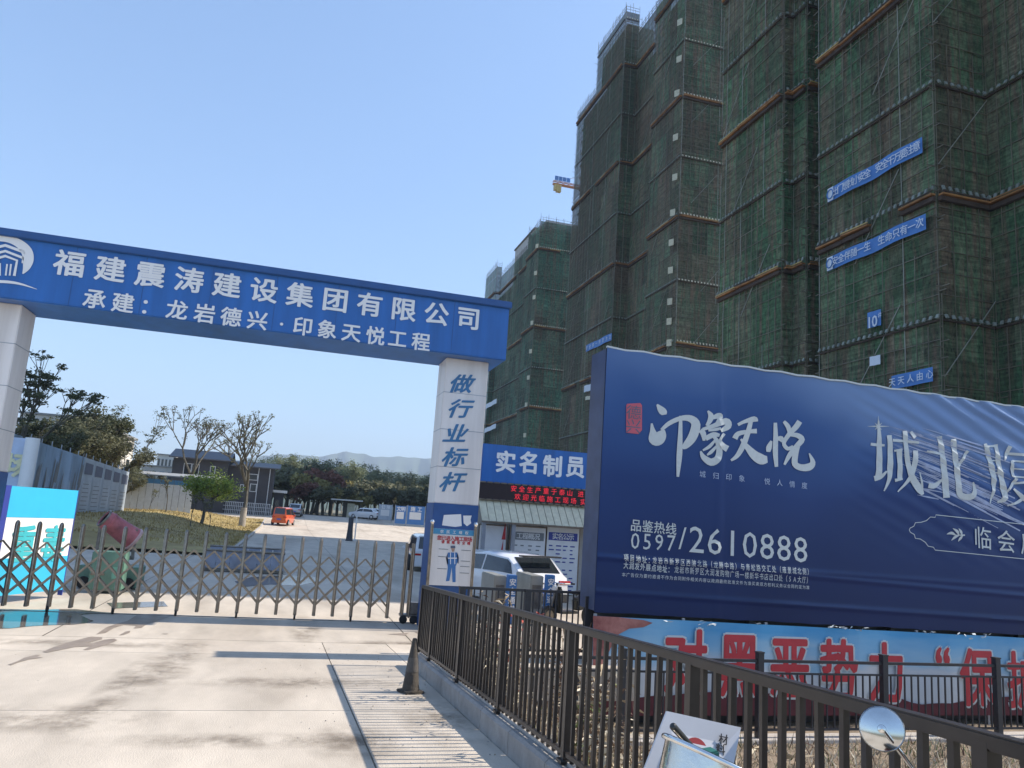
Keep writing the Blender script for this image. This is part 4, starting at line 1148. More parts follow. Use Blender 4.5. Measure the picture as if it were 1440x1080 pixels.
m_ = MB(); m_.beam((mid.x-.42,mid.y,0.75),(mid.x-.42,mid.y,mid.z),0.07); m_.beam((mid.x+.42,mid.y,0.75),(mid.x+.42,mid.y,mid.z),0.07); m_.beam((mid.x-.46,mid.y,0.75),(mid.x+.46,mid.y,0.75),0.1)
m_.tube([(mid.x,mid.y,0.5),(mid.x,mid.y,0.75)],0.14,12); m_.build('yoke', MT['steel_dark'], fc)
m_ = MB(); m_.box(mid.x-0.7, mid.x+0.7, mid.y-0.5, mid.y+0.5, 0.05, 0.55); m_.build('green_tank', MT['green_metal'], fc, bevel=0.03)
m_ = MB()
for dx in (-0.5, 0.5):
    m_.lathe([(0,-.04),(0.14,-.04),(0.15,0),(0.14,.04),(0,.04)], 16, M=Matrix.Translation((mid.x+dx, mid.y-0.55, 0.15)) @ Matrix.Rotation(R(90),4,'X'))
m_.build('wheel', MT['rubber'], fc, smooth=True)
gx0, gx1 = P(128,790,y=20.5).x, P(175,790,y=20.5).x
gt = thing('pump_cabinet', 'low green metal pump cabinet on the ground behind the gate', 'cabinet', ((gx0+gx1)/2, 20.5, -0.65))
wd = (gx1-gx0)/2
m_ = MB(); m_.box(-wd, wd, 0, 0.6, 0.08, P(150,776,y=20.5).z+0.65); m_.build('cabinet_body', MT['green_metal'], gt, bevel=0.02)
m_ = MB(); m_.box(wd*0.35, wd*0.92, -0.012, -0.002, 0.35, 0.62); m_.build('bright_panel', MT['green_bright'], gt)
m_ = MB(); m_.box(-wd*0.9, -wd*0.1, -0.03, 0, 0.42, 0.47); m_.build('handle', MT['steel'], gt)
# wash platform
wa, wb = P(282,803,z=-0.65), P(398,806,z=-0.65)
wp = thing('wash_platform', 'low blue grey steel vehicle wash trough on the shaded yard', 'wash platform', ((wa.x+wb.x)/2, wa.y, -0.65))
hw = (wb.x-wa.x)/2; hh = P(330,776,y=wa.y).z+0.65
for k in range(6):
    a = -hw+2*hw*k/6; m_ = MB(); m_.box(a+0.015, a+2*hw/6-0.015, 0, 0.08, 0.12, hh); m_.build('side_panel', MT['wash_blue'], wp)
m_ = MB(); m_.box(-hw, hw, 0.08, 2.4, 0.02, 0.14); m_.build('deck', MT['steel_dark'], wp)
for k in range(6):
    a = -hw+2*hw*k/6; m_ = MB(); m_.box(a+0.015, a+2*hw/6-0.015, 2.4, 2.48, 0.12, hh); m_.build('side_panel', MT['wash_blue'], wp)
m_ = MB(); m_.tube([(-hw,-0.05,hh+0.03),(hw,-0.05,hh+0.03)], 0.04, 8); m_.tube([(-hw,2.5,hh+0.03),(hw,2.5,hh+0.03)], 0.04, 8); m_.build('water_pipe', MT['steel'], wp, smooth=True)

# ================================================================== CARS
def make_car(name, label, loc, heading, L=4.5, W=1.82, H=1.5, paint='car_white', kind='suv', detail=True, group=None):
    t = thing(name, label, 'car', loc, heading, group)                      # local: front towards +Y
    hw = W/2; g_ = 0.20
    if kind == 'suv':
        st = [(-0.5,0.42,0.80,0.0),(-0.488,0.30,0.98,0.0),(-0.46,0.24,1.02,1.06),(-0.33,0.22,1.03,1.54),(-0.1,0.22,1.02,1.62),(0.08,0.22,1.00,1.58),(0.25,0.22,0.98,1.02),(0.40,0.24,0.93,0.0),(0.48,0.28,0.80,0.0),(0.5,0.42,0.62,0.0)]
    elif kind == 'van':
        st = [(-0.5,0.35,1.0,0.0),(-0.495,0.25,1.05,1.10),(-0.46,0.22,1.06,1.78),(-0.1,0.22,1.05,1.84),(0.15,0.22,1.03,1.80),(0.33,0.22,1.0,1.06),(0.45,0.24,0.9,0.0),(0.5,0.35,0.65,0.0)]
    else:
        st = [(-0.5,0.42,0.82,0.0),(-0.49,0.28,0.96,0.0),(-0.42,0.22,0.98,1.02),(-0.27,0.2,0.97,1.42),(0.0,0.2,0.95,1.46),(0.12,0.2,0.94,1.40),(0.27,0.2,0.92,0.97),(0.42,0.24,0.84,0.0),(0.49,0.28,0.7,0.0),(0.5,0.4,0.6,0.0)]
    k = H/(1.62 if kind == 'suv' else 1.84 if kind == 'van' else 1.46)
    rows = []
    for (fy, zb_, zw, zr) in st:
        nw = hw*(1-0.22*max(0, abs(fy)-0.36)/0.14)
        zb_*=k; zw*=k; zr*=k
        zr = max(zr, zw+0.012); cw = nw*(0.80 if zr > zw+0.2 else 0.93)
        y = fy*L
        rows.append([(-nw*0.90,y,zb_),(-nw,y,zb_+0.12),(-nw*1.0,y,zw*0.8),(-nw*0.965,y,zw),(-cw,y,max(zw+0.008,zr-0.07)),(-cw*0.82,y,zr),(0,y,zr+0.015),(cw*0.82,y,zr),(cw,y,max(zw+0.008,zr-0.07)),(nw*0.965,y,zw),(nw,y,zw*0.8),(nw,y,zb_+0.12),(nw*0.90,y,zb_)])
    n = len(rows[0]); m_ = MB()
    m_.add([p for r_ in rows for p in r_], [(j*n+i,(j+1)*n+i,(j+1)*n+i+1,j*n+i+1) for j in range(len(rows)-1) for i in range(n-1)] + [tuple(range(n))[::-1], tuple((len(rows)-1)*n+i for i in range(n))] + [(j*n, j*n+n-1, (j+1)*n+n-1, (j+1)*n) for j in range(len(rows)-1)])
    body = m_.build('body', MT[paint], t, smooth=True)
    # glass
    def lerp(a, b, f): return Vector(a).lerp(Vector(b), f)
    side = [j for j in range(len(st)) if st[j][3]*k > st[j][2]*k+0.3]
    for sg in (0, 1):
        ia, ib = (3, 4) if sg == 0 else (9, 8)
        off = Vector((-0.012 if sg == 0 else 0.012, 0, 0))
        j0, j1 = side[0]-1, side[-1]+1
        mid_y = (rows[side[0]][0][1]+rows[side[-1]][0][1])/2
        def edge(j, f): return lerp(rows[j][ia], rows[j][ib], f)+off
        low = [edge(j, 0.06) for j in range(j0, j1+1)]; hi = [edge(j, 0.9) for j in range(j0, j1+1)]
        low[0] = low[0].lerp(low[1], 0.45); hi[0] = hi[0].lerp(hi[1], 0.75); low[-1] = low[-1].lerp(low[-2], 0.2); hi[-1] = hi[-1].lerp(hi[-2], 0.5)
        for a, b_ in ((0, len(low)//2), (len(low)//2, len(low)-1)):
            m_ = MB()
            for q_ in range(a, b_):
                A_, B_ = low[q_], low[q_+1]; C_, D_ = hi[q_+1], hi[q_]
                s0 = 0.04 if q_ == a else 0; s1 = 0.04 if q_ == b_-1 else 0
                m_.face([A_.lerp(B_, s0), A_.lerp(B_, 1-s1), D_.lerp(C_, 1-s1), D_.lerp(C_, s0)])
            m_.build('side_window', MT['car_glass'], t)
    def screen(ja, jb, nm, f0, f1, sgn):
        A_, B_ = Vector(rows[ja][5]), Vector(rows[ja][7]); C_, D_ = Vector(rows[jb][7]), Vector(rows[jb][5])
        nrm_ = (B_-A_).cross(D_-A_).normalized()*sgn*0.014
        m_ = MB(); m_.face([A_.lerp(D_, f0)+nrm_, B_.lerp(C_, f0)+nrm_, B_.lerp(C_, f1)+nrm_, A_.lerp(D_, f1)+nrm_]); m_.build(nm, MT['car_glass'], t)
    screen(side[0]-1, side[0], 'rear_window', 0.05, 0.9, 1); screen(side[-1]+1, side[-1], 'windscreen', 0.05, 0.92, -1)
    # wheels
    for sx_ in (-1, 1):
        for fy in (-0.31, 0.31):
            M_ = Matrix.Translation((sx_*(hw-0.10), fy*L, 0.33)) @ Matrix.Rotation(R(90),4,'Y')
            m_ = MB(); m_.lathe([(0.0,-0.11),(0.27,-0.11),(0.33,-0.08),(0.335,0),(0.33,0.08),(0.27,0.11),(0.0,0.11)], 20, M=M_); wh_ = m_.build('wheel', MT['rubber'], t, smooth=True)
            m_ = MB(); m_.lathe([(0.0,sx_*0.118),(0.08,sx_*0.12),(0.20,sx_*0.113),(0.21,sx_*0.105)], 12, M=M_); m_.build('rim', MT['car_silver'], wh_, smooth=True)
    yr = -L/2
    for sx_ in (-1, 1):
        m_ = MB(); m_.box(min(sx_*hw*0.45,sx_*hw*0.86), max(sx_*hw*0.45,sx_*hw*0.86), yr-0.02, yr+0.04, 0.80*k, 0.90*k); m_.build('tail_lamp', MT['tail_lamp'], t, bevel=0.01)
        m_ = MB(); m_.box(min(sx_*hw*0.5,sx_*hw*0.8), max(sx_*hw*0.5,sx_*hw*0.8), L/2-0.06, L/2+0.015, 0.56*k, 0.68*k); m_.build('headlight', MT['head_lamp'], t, bevel=0.01)
        m_ = MB(); m_.box(sx_*(hw+0.09)-0.09, sx_*(hw+0.09)+0.09, 0.2*L, 0.2*L+0.09, 0.95*k, 1.10*k); m_.build('wing_mirror', MT[paint], t, bevel=0.02)
    m_ = MB(); m_.box(-hw*0.84, hw*0.84, yr-0.035, yr+0.06, 0.28*k, 0.52*k); m_.build('rear_bumper', MT['car_trim'] if kind != 'van' else MT[paint], t, bevel=0.03)
    m_ = MB(); m_.box(-0.22, 0.22, yr-0.05, yr-0.036, 0.55*k, 0.69*k); m_.build('number_plate', MT['plate_blue'], t)
    return t
p = P(750, 800, y=19.8)
suv = make_car('parked_car', 'white rounded SUV parked in front of the notice boards', (P(736,800,y=21.2).x-0.5, 22.0, -0.65), R(20), L=4.5, W=1.86, H=1.48, paint='car_white', kind='suv')
m_ = MB(); m_.box(-0.66,0.66,-2.02,-1.80,1.40,1.44); m_.build('roof_spoiler', MT['car_trim'], suv, bevel=0.01)
p = P(577, 800, z=-0.65)
make_car('parked_car', 'white car seen from behind through the right end of the folding gate', (p.x+0.75, 34.5, -0.65), R(-6), L=4.3, W=1.75, H=1.52, paint='car_white', kind='van')
p = G(399, 737)
make_car('parked_car', 'small orange red van parked at the lawn edge', (p.x-0.1, 90, road_z(90)-0.0), R(-14), L=3.8, W=1.85, H=1.95, paint='car_orange', kind='van')
p = P(414, 722, y=112)
make_car('parked_car', 'silver SUV parked behind the orange van', (p.x+0.1, 112, road_z(112)), R(-4), L=4.6, W=1.9, H=1.7, paint='car_silver', kind='suv')
for (px_, yy, hd_, lb) in ((513, 117, 62, 'white car, left one of two parked by the far blue panels'), (527, 119.5, 70, 'white car, right one of two parked by the far blue panels')):
    p = P(px_, 722, y=yy); make_car('parked_car', lb, (p.x, yy, road_z(yy)), R(hd_), L=4.5, W=1.8, H=1.6, paint='car_white', kind='sedan')

# ================================================================== ENTRANCE BUILDING
YE = 25.0
eb = thing('entrance_building', 'worker registration entrance building with blue sign and LED strip', 'building')
def pe(px, py): return P(px, py, y=YE)
ex0 = pe(677, 660).x; ex1 = ex0+9.5
z_st, z_sb, z_lb, z_ab = pe(740,629).z, pe(740,682).z, pe(740,706).z, pe(740,736).z
m_ = MB(); m_.box(ex0, ex1, YE+0.25, YE+5.0, -0.7, z_sb+0.1); m_.build('wall', MT['wall_grey'], eb)
m_ = MB(); m_.box(ex0, ex1, YE, YE+0.3, z_sb, z_st); m_.build('sign_board', MT['blue_panel'], eb, bevel=0.02)
m_ = MB(); m_.box(ex0, ex1, YE+0.02, YE+0.24, z_lb, z_sb-0.01); m_.build('led_strip', MT['led_black'], eb)
m_ = MB()
for z_ in (z_sb-0.005, z_lb):
    x = ex0
    while x < ex1: m_.box(x, min(x+0.18, ex1), YE-0.01, YE+0.02, z_-0.02, z_+0.02); x += 0.24
m_.build('metal_edging', MT['steel'], eb)
nrib = int((ex1-ex0)/0.25)
for k in range(nrib):
    a = ex0+k*0.25; m_ = MB()
    m_.prism([(a+0.01, YE-0.55, z_ab), (a+0.24, YE-0.55, z_ab), (a+0.24, YE+0.1, z_lb-0.04), (a+0.01, YE+0.1, z_lb-0.04)], (0, 0.02, 0.03))
    m_.build('awning_slat', MT['awning'], eb)
m_ = MB(); m_.box(ex0, ex1, YE-0.57, YE-0.53, z_ab-0.06, z_ab); m_.build('awning_edge', MT['steel'], eb)
cs = [(711,650,'实'),(744,651,'名'),(777,656,'制'),(809,657,'员'),(842,661,'工'),(874,665,'通'),(906,669,'道')]
_collect([''.join(c[2] for c in cs)])
for px_, py_, ch in cs:
    m_ = MB(); glyph(m_, ch, pe(px_, py_)+FR*0.012, 0.76, XU, ZU, FR, 0.036, 0.95); m_.build('character', MT['white_print'], eb)
a, b = pe(722, 695), pe(795, 699)
zl_ = (z_sb+z_lb)/2
for txt_, dz_, x0_, n_ in (('安全生产重于泰山', 0.13, 0.0, 8), ('欢迎光临施工现场', -0.13, 0.15, 8), ('进入工地请戴安全帽', 0.12, 2.4, 9), ('实名登记刷卡通行', -0.14, 2.5, 8)):
    text('led_lettering', txt_, (a.x+x0_,YE,zl_+dz_), (a.x+x0_+0.25*n_,YE,zl_+dz_), 0.22, MT['led_red'], eb, off=(0,0.005,0), split=False)
m_ = MB()
for x in (ex0+0.05, ex0+1.05, ex0+5.1, ex0+7.3): m_.box(x, x+0.12, YE-0.5, YE-0.38, -0.65, z_ab-0.05)
m_.build('column', MT['metal_frame'], eb)
def notice(px0, px1, py0, py1, lab, title, hx, hmat):
    y_ = YE-0.15; A_, B_ = P(px0, py0, y=y_), P(px1, py0, y=y_); zb_ = P(px0, py1, y=y_).z
    t = thing('notice_board', lab, 'notice board', ((A_.x+B_.x)/2, y_, -0.65))
    w2 = (B_.x-A_.x)/2; z1_ = A_.z+0.65; z0_ = zb_+0.65
    m_ = MB(); m_.box(-w2, w2, 0, 0.05, z0_, z1_); m_.build('panel', MT['notice_white'], t)
    m_ = MB(); m_.box(-w2-.04, -w2, -.01, .06, 0, z1_+.03); m_.box(w2, w2+.04, -.01, .06, 0, z1_+.03); m_.box(-w2, w2, -.01, .06, z1_, z1_+.04); m_.build('frame', MT['steel'], t)
    if title:
        m_ = MB(); m_.box(-w2*0.9, w2*0.9, -.01, -.002, z1_-0.42, z1_-0.16); m_.build('title_bar', MT[hmat], t)
        text('title_lettering', title, (-w2*0.5,-.01,z1_-0.29), (w2*0.5,-.01,z1_-0.29), 0.22, MT['notice_white'], t, bold=0.02, off=(0,-0.006,0))
        m_ = MB(); random.seed(len(title)*7+int(px0))
        for r_ in range(12):
            for c_ in range(4):
                if random.random() < 0.8:
                    xa = -w2*0.85+c_*w2*0.44; m_.box(xa, xa+w2*random.uniform(.12,.34), -.008, -.002, z1_-0.62-r_*0.13, z1_-0.58-r_*0.13)
        m_.build('text_line', MT[hmat], t)
    return t
t = notice(675, 713, 738, 830, 'pale notice poster at the left with red flame print', '', 0, 'notice_grey')
m_ = MB()
for k in range(6): m_.face([(-0.45+k*.15,-.01,1.0),(-0.37+k*.15,-.01,1.0),(-0.41+k*.15,-.01,1.25)])
m_.face([(0.25,-.01,1.0),(0.38,-.01,1.0),(0.36,-.01,1.7)]); m_.face([(0.3,-.01,1.7),(0.44,-.01,1.7),(0.4,-.01,2.3)])
m_.build('flame_print', MT['red_print'], t)
notice(719, 768, 740, 830, 'white notice board with grey title bar above the white SUV', '工程概况', 0, 'notice_grey')
notice(770, 815, 741, 835, 'white notice board with navy title bar beside the billboard', '实名公示', 0, 'navy_blue')

# turnstile posts and cabinets
YT = 17.6
for (px0, px1, lb) in ((714,726,'blue lettered post, left one of two in front of the white SUV'), (768,779,'blue lettered post, right one of two by the parked scooter')):
    A_ = P(px0, 808, y=YT); B_ = P(px1, 808, y=YT)
    t = thing('lettered_post', lb, 'post', ((A_.x+B_.x)/2, YT, -0.65), 0, 'blue lettered posts of the entrance lane')
    w2 = (B_.x-A_.x)/2; h = A_.z+0.65
    m_ = MB(); m_.box(-w2, w2, -0.1, 0.1, 0, h); m_.build('post_body', MT['turnstile_blue'], t, bevel=0.01)
    for i_, ch in enumerate('安全通道'):
        text('lettering', ch, (0,-0.1,h-0.16-0.2*i_), (0.001,-0.1,h-0.16-0.2*i_), 0.17, MT['white_print'], t, U=(1,0,0), bold=0.02)
for (px0, px1, lb) in ((695,712,'grey turnstile cabinet left of the blue lettered posts'), (746,764,'grey turnstile cabinet between the two blue lettered posts')):
    A_ = P(px0, 809, y=YT+0.3); B_ = P(px1, 809, y=YT+0.3)
    t = thing('turnstile', lb, 'turnstile', ((A_.x+B_.x)/2, YT+0.3, -0.65), 0, 'turnstile cabinets')
    w2 = (B_.x-A_.x)/2; h = A_.z+0.65
    m_ = MB(); m_.box(-w2, w2, -0.05, 1.2, 0, h); m_.build('cabinet_body', MT['turnstile_grey'], t, bevel=0.02)
    m_ = MB(); m_.box(-w2*0.7, w2*0.7, -0.06, -0.05, h*0.3, h*0.8); m_.build('front_panel', MT['steel_dark'], t)
    m_ = MB(); m_.tube([(w2,0.5,h*0.8),(w2+0.35,0.5,h*0.8)], 0.02, 8); m_.tube([(w2,0.5,h*0.75),(w2+0.25,0.5,h*0.5)], 0.02, 8); m_.build('arm', MT['steel'], t, smooth=True)

# ================================================================== SCOOTERS
def make_scooter(label, loc, rz, paint, detail=True):
    t = thing('scooter', label, 'scooter', loc, rz)                         # front towards +X
    def ob(nm, mb_, mt, **k): return mb_.build(nm, MT[mt], t, smooth=True, **k)
    for nm, x in (('front_wheel', 0.62), ('rear_wheel', -0.62)):
        m_ = MB(); M_ = Matrix.Translation((x,0,0.23)) @ Matrix.Rotation(R(90),4,'X')
        m_.lathe([(0.13,-.04),(0.2,-.045),(0.23,-.02),(0.23,.02),(0.2,.045),(0.13,.04)], 22, M=M_); wh_ = ob(nm, m_, 'rubber')
        m_ = MB(); m_.lathe([(0.0,-.03),(0.03,-.04),(0.13,-.03),(0.13,.03),(0.03,.04),(0.0,.03)], 14, M=M_); o_ = m_.build('hub', MT['steel'], wh_, smooth=True)
    m_ = MB(); m_.prism([(-0.75,-.13,.45),(-0.15,-.13,.33),(-0.12,-.13,.62),(-0.75,-.13,.72)], (0,.26,0)); ob('rear_cowl', m_, paint, bevel=0.05)
    m_ = MB(); m_.prism([(-0.15,-.15,.28),(0.35,-.15,.28),(0.35,-.15,.34),(-0.15,-.15,.34)], (0,.30,0)); ob('footboard', m_, 'plastic_black', bevel=0.015)
    m_ = MB(); m_.prism([(0.30,-.17,.32),(0.42,-.17,.32),(0.50,-.15,.85),(0.42,-.15,.92),(0.36,-.15,.85)], (0,.32,0)); ob('leg_shield', m_, paint, bevel=0.04)
    m_ = MB(); m_.tube([(0.62,0,.25),(0.52,0,.6),(0.42,0,.95)], 0.03, 8); ob('fork', m_, 'steel_dark')
    m_ = MB(); m_.tube([(0.30,-.34,.98),(0.40,-.16,.97),(0.42,0,.96),(0.40,.16,.97),(0.30,.34,.98)], 0.014, 8); ob('handlebar', m_, 'chrome')
    for s in (-1,1):
        m_ = MB(); m_.tube([(0.30,s*.34,.98),(0.24,s*.42,.985)], 0.02, 8); ob('grip', m_, 'rubber')
    m_ = MB(); m_.prism([(-0.78,-.14,.74),(-0.1,-.13,.70),(-0.08,-.13,.76),(-0.4,-.14,.80),(-0.78,-.14,.84)], (0,.27,0)); ob('seat', m_, 'plastic_black', bevel=0.03)
    m_ = MB(); m_.lathe([(0.0,0.0),(0.07,0.01),(0.085,-.03),(0.05,-.09)], 16, M=Matrix.Translation((0.5,0,.84)) @ Matrix.Rotation(R(90),4,'Y')); ob('headlight', m_, 'head_lamp')
    return t
# background scooter beside the billboard
p = P(802, 812, y=17.4)
sc2 = make_scooter('dark scooter parked left of the billboard by the lettered posts', (p.x+0.1, 17.6, -0.65), R(200), 'plastic_black')
# foreground scooter: only its mirror reaches into the picture
dM = 2.2
pM = P(1240, 1025, d=dM)
sco = make_scooter('foreground scooter of which the round chrome mirror shows', (pM.x+0.22, pM.y-0.62, 0.0), R(15), 'scooter_body')
invm = sco.matrix_basis.inverted() if False else (Matrix.Translation(sco.location) @ Matrix.Rotation(R(15),4,'Z')).inverted()
mm = invm @ pM
tocam = (invm.to_3x3() @ (CAM-pM).normalized())
rad = 29.5*dM/F_PX*1.02
M_ = Matrix.Translation(mm) @ tocam.to_track_quat('Z','Y').to_matrix().to_4x4()
m_ = MB(); m_.lathe([(rad,-0.010),(rad*1.0,0.0),(rad*0.97,0.006),(rad*0.93,0.004),(rad*0.85,0.006),(rad*0.55,0.011),(rad*0.25,0.014),(0.0005,0.0145)], 40, M=M_); mo = m_.build('mirror', MT['mirror_back'], sco, smooth=True)
m_ = MB(); m_.lathe([(rad*0.96,-0.012),(0.0005,-0.012)], 40, M=M_); m_.build('mirror_glass', MT['chrome'], mo)
m_ = MB(); s0 = M_ @ Vector((0.006, -0.004, 0.022)); s1 = invm @ P(1290, 1090, d=dM-0.03); s2_ = Vector((0.36, 0.20, 0.97))
m_.tube([s0, s0.lerp(s1, .5), s1, s2_], [0.0065,0.007,0.0075,0.008], 10); m_.lathe([(0.0005,0.030),(0.010,0.028),(0.012,0.018),(0.012,0.010)], 14, M=M_); m_.build('mirror_stem', MT['chrome'], mo, smooth=True)

# second near thing: shiny metal pail with a black handle, resting on a crate
dP = 2.35
rimL, rimR = P(938, 1036, d=dP), P(1085, 1108, d=dP-0.03)
cpos = (rimL+rimR)/2
pr_ = (rimR-rimL).length/2*1.02
pl_ = thing('metal_pail', 'shiny metal pail with thick chrome rim at the bottom edge', 'pail', (cpos.x, cpos.y, cpos.z-0.30))
axis = (rimR-rimL).cross(Vector((-0.25,1,0.02))).normalized()
if axis.z < 0: axis = -axis
M_ = Matrix.Translation((0,0,0.30)) @ axis.to_track_quat('Z','Y').to_matrix().to_4x4()
m_ = MB(); m_.lathe([(pr_*0.78,-0.27),(pr_*0.97,-0.004)], 48, M=M_); m_.lathe([(0.001,-0.27),(pr_*0.78,-0.27)], 48, M=M_); m_.lathe([(pr_*0.95,-0.004),(pr_*0.76,-0.262),(0.001,-0.262)], 48, M=M_)
m_.build('pail_body', mat('pail_steel', (0.66,0.62,0.56), rough=0.14, metal=1.0, var=0.10, scale=7, bump=0.12, bscale=14), pl_, smooth=True)
m_ = MB(); ringp = [M_ @ Vector((pr_*math.cos(t), pr_*math.sin(t), 0)) for t in [2*math.pi*i/48 for i in range(49)]]; m_.tube(ringp, 0.009, 10); m_.build('rim', MT['chrome'], pl_, smooth=True)
bk = thing('black_brush', 'black handled brush standing in the metal pail', 'brush', (0,0,0))
a_ = P(946,1021,d=dP-0.02); b_ = P(972,1050,d=dP+0.02); c__ = P(985,1075,d=dP+0.03)
m_ = MB(); m_.tube([a_, b_, c__], [0.011,0.010,0.008], 12); m_.lathe([(0.0005,0.006),(0.008,0.004),(0.011,0)], 12, M=Matrix.Translation(a_) @ (a_-b_).to_track_quat('Z','Y').to_matrix().to_4x4()); m_.build('handle', MT['plastic_black'], bk, smooth=True)
m_ = MB(); q_ = (c__-b_).normalized(); m_.tube([c__, c__+q_*0.08], [0.02,0.028], 10); m_.build('bristle_head', MT['bark'], bk, smooth=True)
gn = P(992,1052,d=dP+0.02)
m_ = MB(); m_.beam(gn-Vector((.03,0,0.02)), gn+Vector((.035,0,-.012)), 0.05, 0.02); tag(m_.build('sponge', MT['plastic_green'], bevel=0.004), 'dark green sponge lying at the rim of the pail', 'sponge')
cr_ = thing('crate', 'wooden crate under the metal pail', 'crate', (cpos.x+0.06, cpos.y+0.05, 0))
ch_ = cpos.z-0.30-0.02
for k in range(6):
    z_ = ch_*k/6
    for s in (-1,1):
        m_ = MB(); m_.box(-.2,.2,s*.15-.008,s*.15+.008,z_+.01,z_+ch_/6-.01); m_.build('slat', MT['bark_pale'], cr_)
        m_ = MB(); m_.box(s*.2-.008,s*.2+.008,-.14,.14,z_+.01,z_+ch_/6-.01); m_.build('slat', MT['bark_pale'], cr_)
m_ = MB(); m_.box(-.2,.2,-.15,.15,ch_-.012,ch_); m_.build('lid', MT['bark_pale'], cr_)

# ---- cardboard sign leaning on the railing
dC = 3.05
cc = [P(938,1000,d=dC), P(1042,1023,d=dC+0.05), P(1025,1110,d=dC-0.1), P(895,1110,d=dC-0.15)]
cdn = (cc[1]-cc[0]).cross(cc[3]-cc[0]).normalized()
if cdn.dot(CAM-cc[0]) < 0: cdn = -cdn
cs_ = thing('cardboard_sign', 'white cardboard placard with red half circle leaning on the near railing', 'placard', (0,0,0))
m_ = MB(); bot = [cc[3]+(cc[3]-cc[0])*1.0, cc[2]+(cc[2]-cc[1])*1.3]
m_.prism([cc[0], cc[1], bot[1], bot[0]], -cdn*0.012); m_.build('card', MT['card_white'], cs_)
def cq(px, py, e):
    v = ray(px, py); t_ = (cc[0]+cdn*e-CAM).dot(cdn)/v.dot(cdn); return CAM+v*t_
arc = [cq(965+0,1032,0.004)]
pts = []
for k in range(0, 13):
    a = math.pi*(1-k/12.0); pts.append(cq(978+17*math.cos(a), 1046+10-19*math.sin(a)+ (k-6)*0.5, 0.004))
m_ = MB(); m_.face(pts); m_.build('red_print', MT['card_red'], cs_)
m_ = MB(); m_.face([cq(936,1055,.004), cq(930,1110,.004), cq(916,1110,.004)]); m_.build('red_print', MT['card_red'], cs_)
pc_ = cq(1017,1040,0.006); Uc = (cc[1]-cc[0]).normalized(); Vc = cdn.cross(Uc)
if Vc.z < 0: Vc = -Vc
text('lettering', '材', pc_, pc_+Uc*0.0001, 0.042, MT['black_print'], cs_, U=Uc, V=Vc, off=(0,0,0), bold=0.01)
pc_ = cq(1013,1054,0.006)
text('lettering', '料', pc_, pc_+Uc*0.0001, 0.042, MT['black_print'], cs_, U=Uc, V=Vc, off=(0,0,0), bold=0.01)

# ================================================================== WEEDS on the bank
def weed_mesh(seed, h, n, mi_choices, flower=False):
    random.seed(seed); m_ = MB()
    for s in range(n):
        a = random.random()*6.28; lean = random.uniform(0.05, 0.45); hh_ = h*random.uniform(0.55, 1.05)
        pts_ = []; x = random.uniform(-.08,.08); y = random.uniform(-.08,.08)
        for k in range(5):
            t_ = k/4; pts_.append(Vector((x+math.cos(a)*lean*t_*t_*hh_, y+math.sin(a)*lean*t_*t_*hh_, hh_*t_)))
        m_.tube(pts_, [0.006,0.005,0.004,0.003,0.0015], 3, mi=0, cap=False)
        for l_ in range(random.randint(7, 12)):
            t_ = random.uniform(0.2, 1.0); i_ = min(3, int(t_*4)); p_ = pts_[i_].lerp(pts_[i_+1], t_*4-i_)
            b_ = random.random()*6.28; ln_ = random.uniform(0.06, 0.16); dz_ = random.uniform(-0.10, 0.04)
            d_ = Vector((math.cos(b_), math.sin(b_), 0)); e_ = Vector((-math.sin(b_), math.cos(b_), random.uniform(-.3,.3)))*random.uniform(0.008,0.022)
            tip = p_+d_*ln_+Vector((0,0,dz_)); md = p_+d_*ln_*0.5+Vector((0,0,dz_*0.2+0.01))
            mi_ = random.choice(mi_choices)
            m_.face([p_, md-e_, tip], mi_); m_.face([p_, tip, md+e_], mi_)
        if flower:
            p_ = pts_[-1]
            for l_ in range(7):
                b_ = random.random()*6.28; d_ = Vector((math.cos(b_), math.sin(b_), random.uniform(-.2,.6)))*0.04; e_ = Vector((-math.sin(b_), math.cos(b_), 0))*0.015
                m_.face([p_, p_+d_-e_, p_+d_*1.3, p_+d_+e_], 3)
    return m_
wm = [MT['dry_brown'], MT['dry_leaf'], MT['dry_pale'], MT['petal_red'], MT['weed_green']]
protos = []
for k, (h, n, mc, fl) in enumerate(((0.9,6,(1,2,0),False),(1.3,5,(0,1,0,3),True),(0.6,8,(2,1,2),False),(0.8,6,(4,1,4,2),False),(1.1,7,(1,1,0,2),False))):
    protos.append(weed_mesh(30+k, h, n, mc, fl).build('weed_plant', wm))
random.seed(77); used = set()
wl = ['tall dry brown weed clump behind the near railing','dry weed with small reddish flowers behind the near railing','low pale dry weed tuft on the bank','half green weed on the bank','leafy straw coloured weed on the bank']
for i in range(135):
    y = random.uniform(1.4, 11.0) if i % 3 else random.uniform(1.2, 5.5); x = 2.3+random.random()**1.3*(2.6+ (1.5 if y < 6 else 0.5)); k = random.choice((0,1,2,2,3,4,4))
    if y < 4 and x > 3.2 : k = random.choice((2,2,3,4))
    if k not in used: o = protos[k]; used.add(k)
    else: o = inst(protos[k])
    o.location = (x, y, bank_z(x, y)-0.02); o.rotation_euler = (0,0,random.random()*6.28); s = random.uniform(0.75,1.2) * (1 if x < 3.0 else 0.6) * (0.72 if y < 4.2 else 0.85 if y < 6 else 1); o.scale = (s,s,s)
    wz = ' near the gate end' if y > 7.5 else ' midway along the railing' if y > 4.3 else ' close to the foreground scooter'
    tag(o, wl[k]+wz, 'weed', 'weed plants on the bank'+wz+': '+['tall','flowering','pale','green','straw'][k])
random.seed(6); m_ = MB()
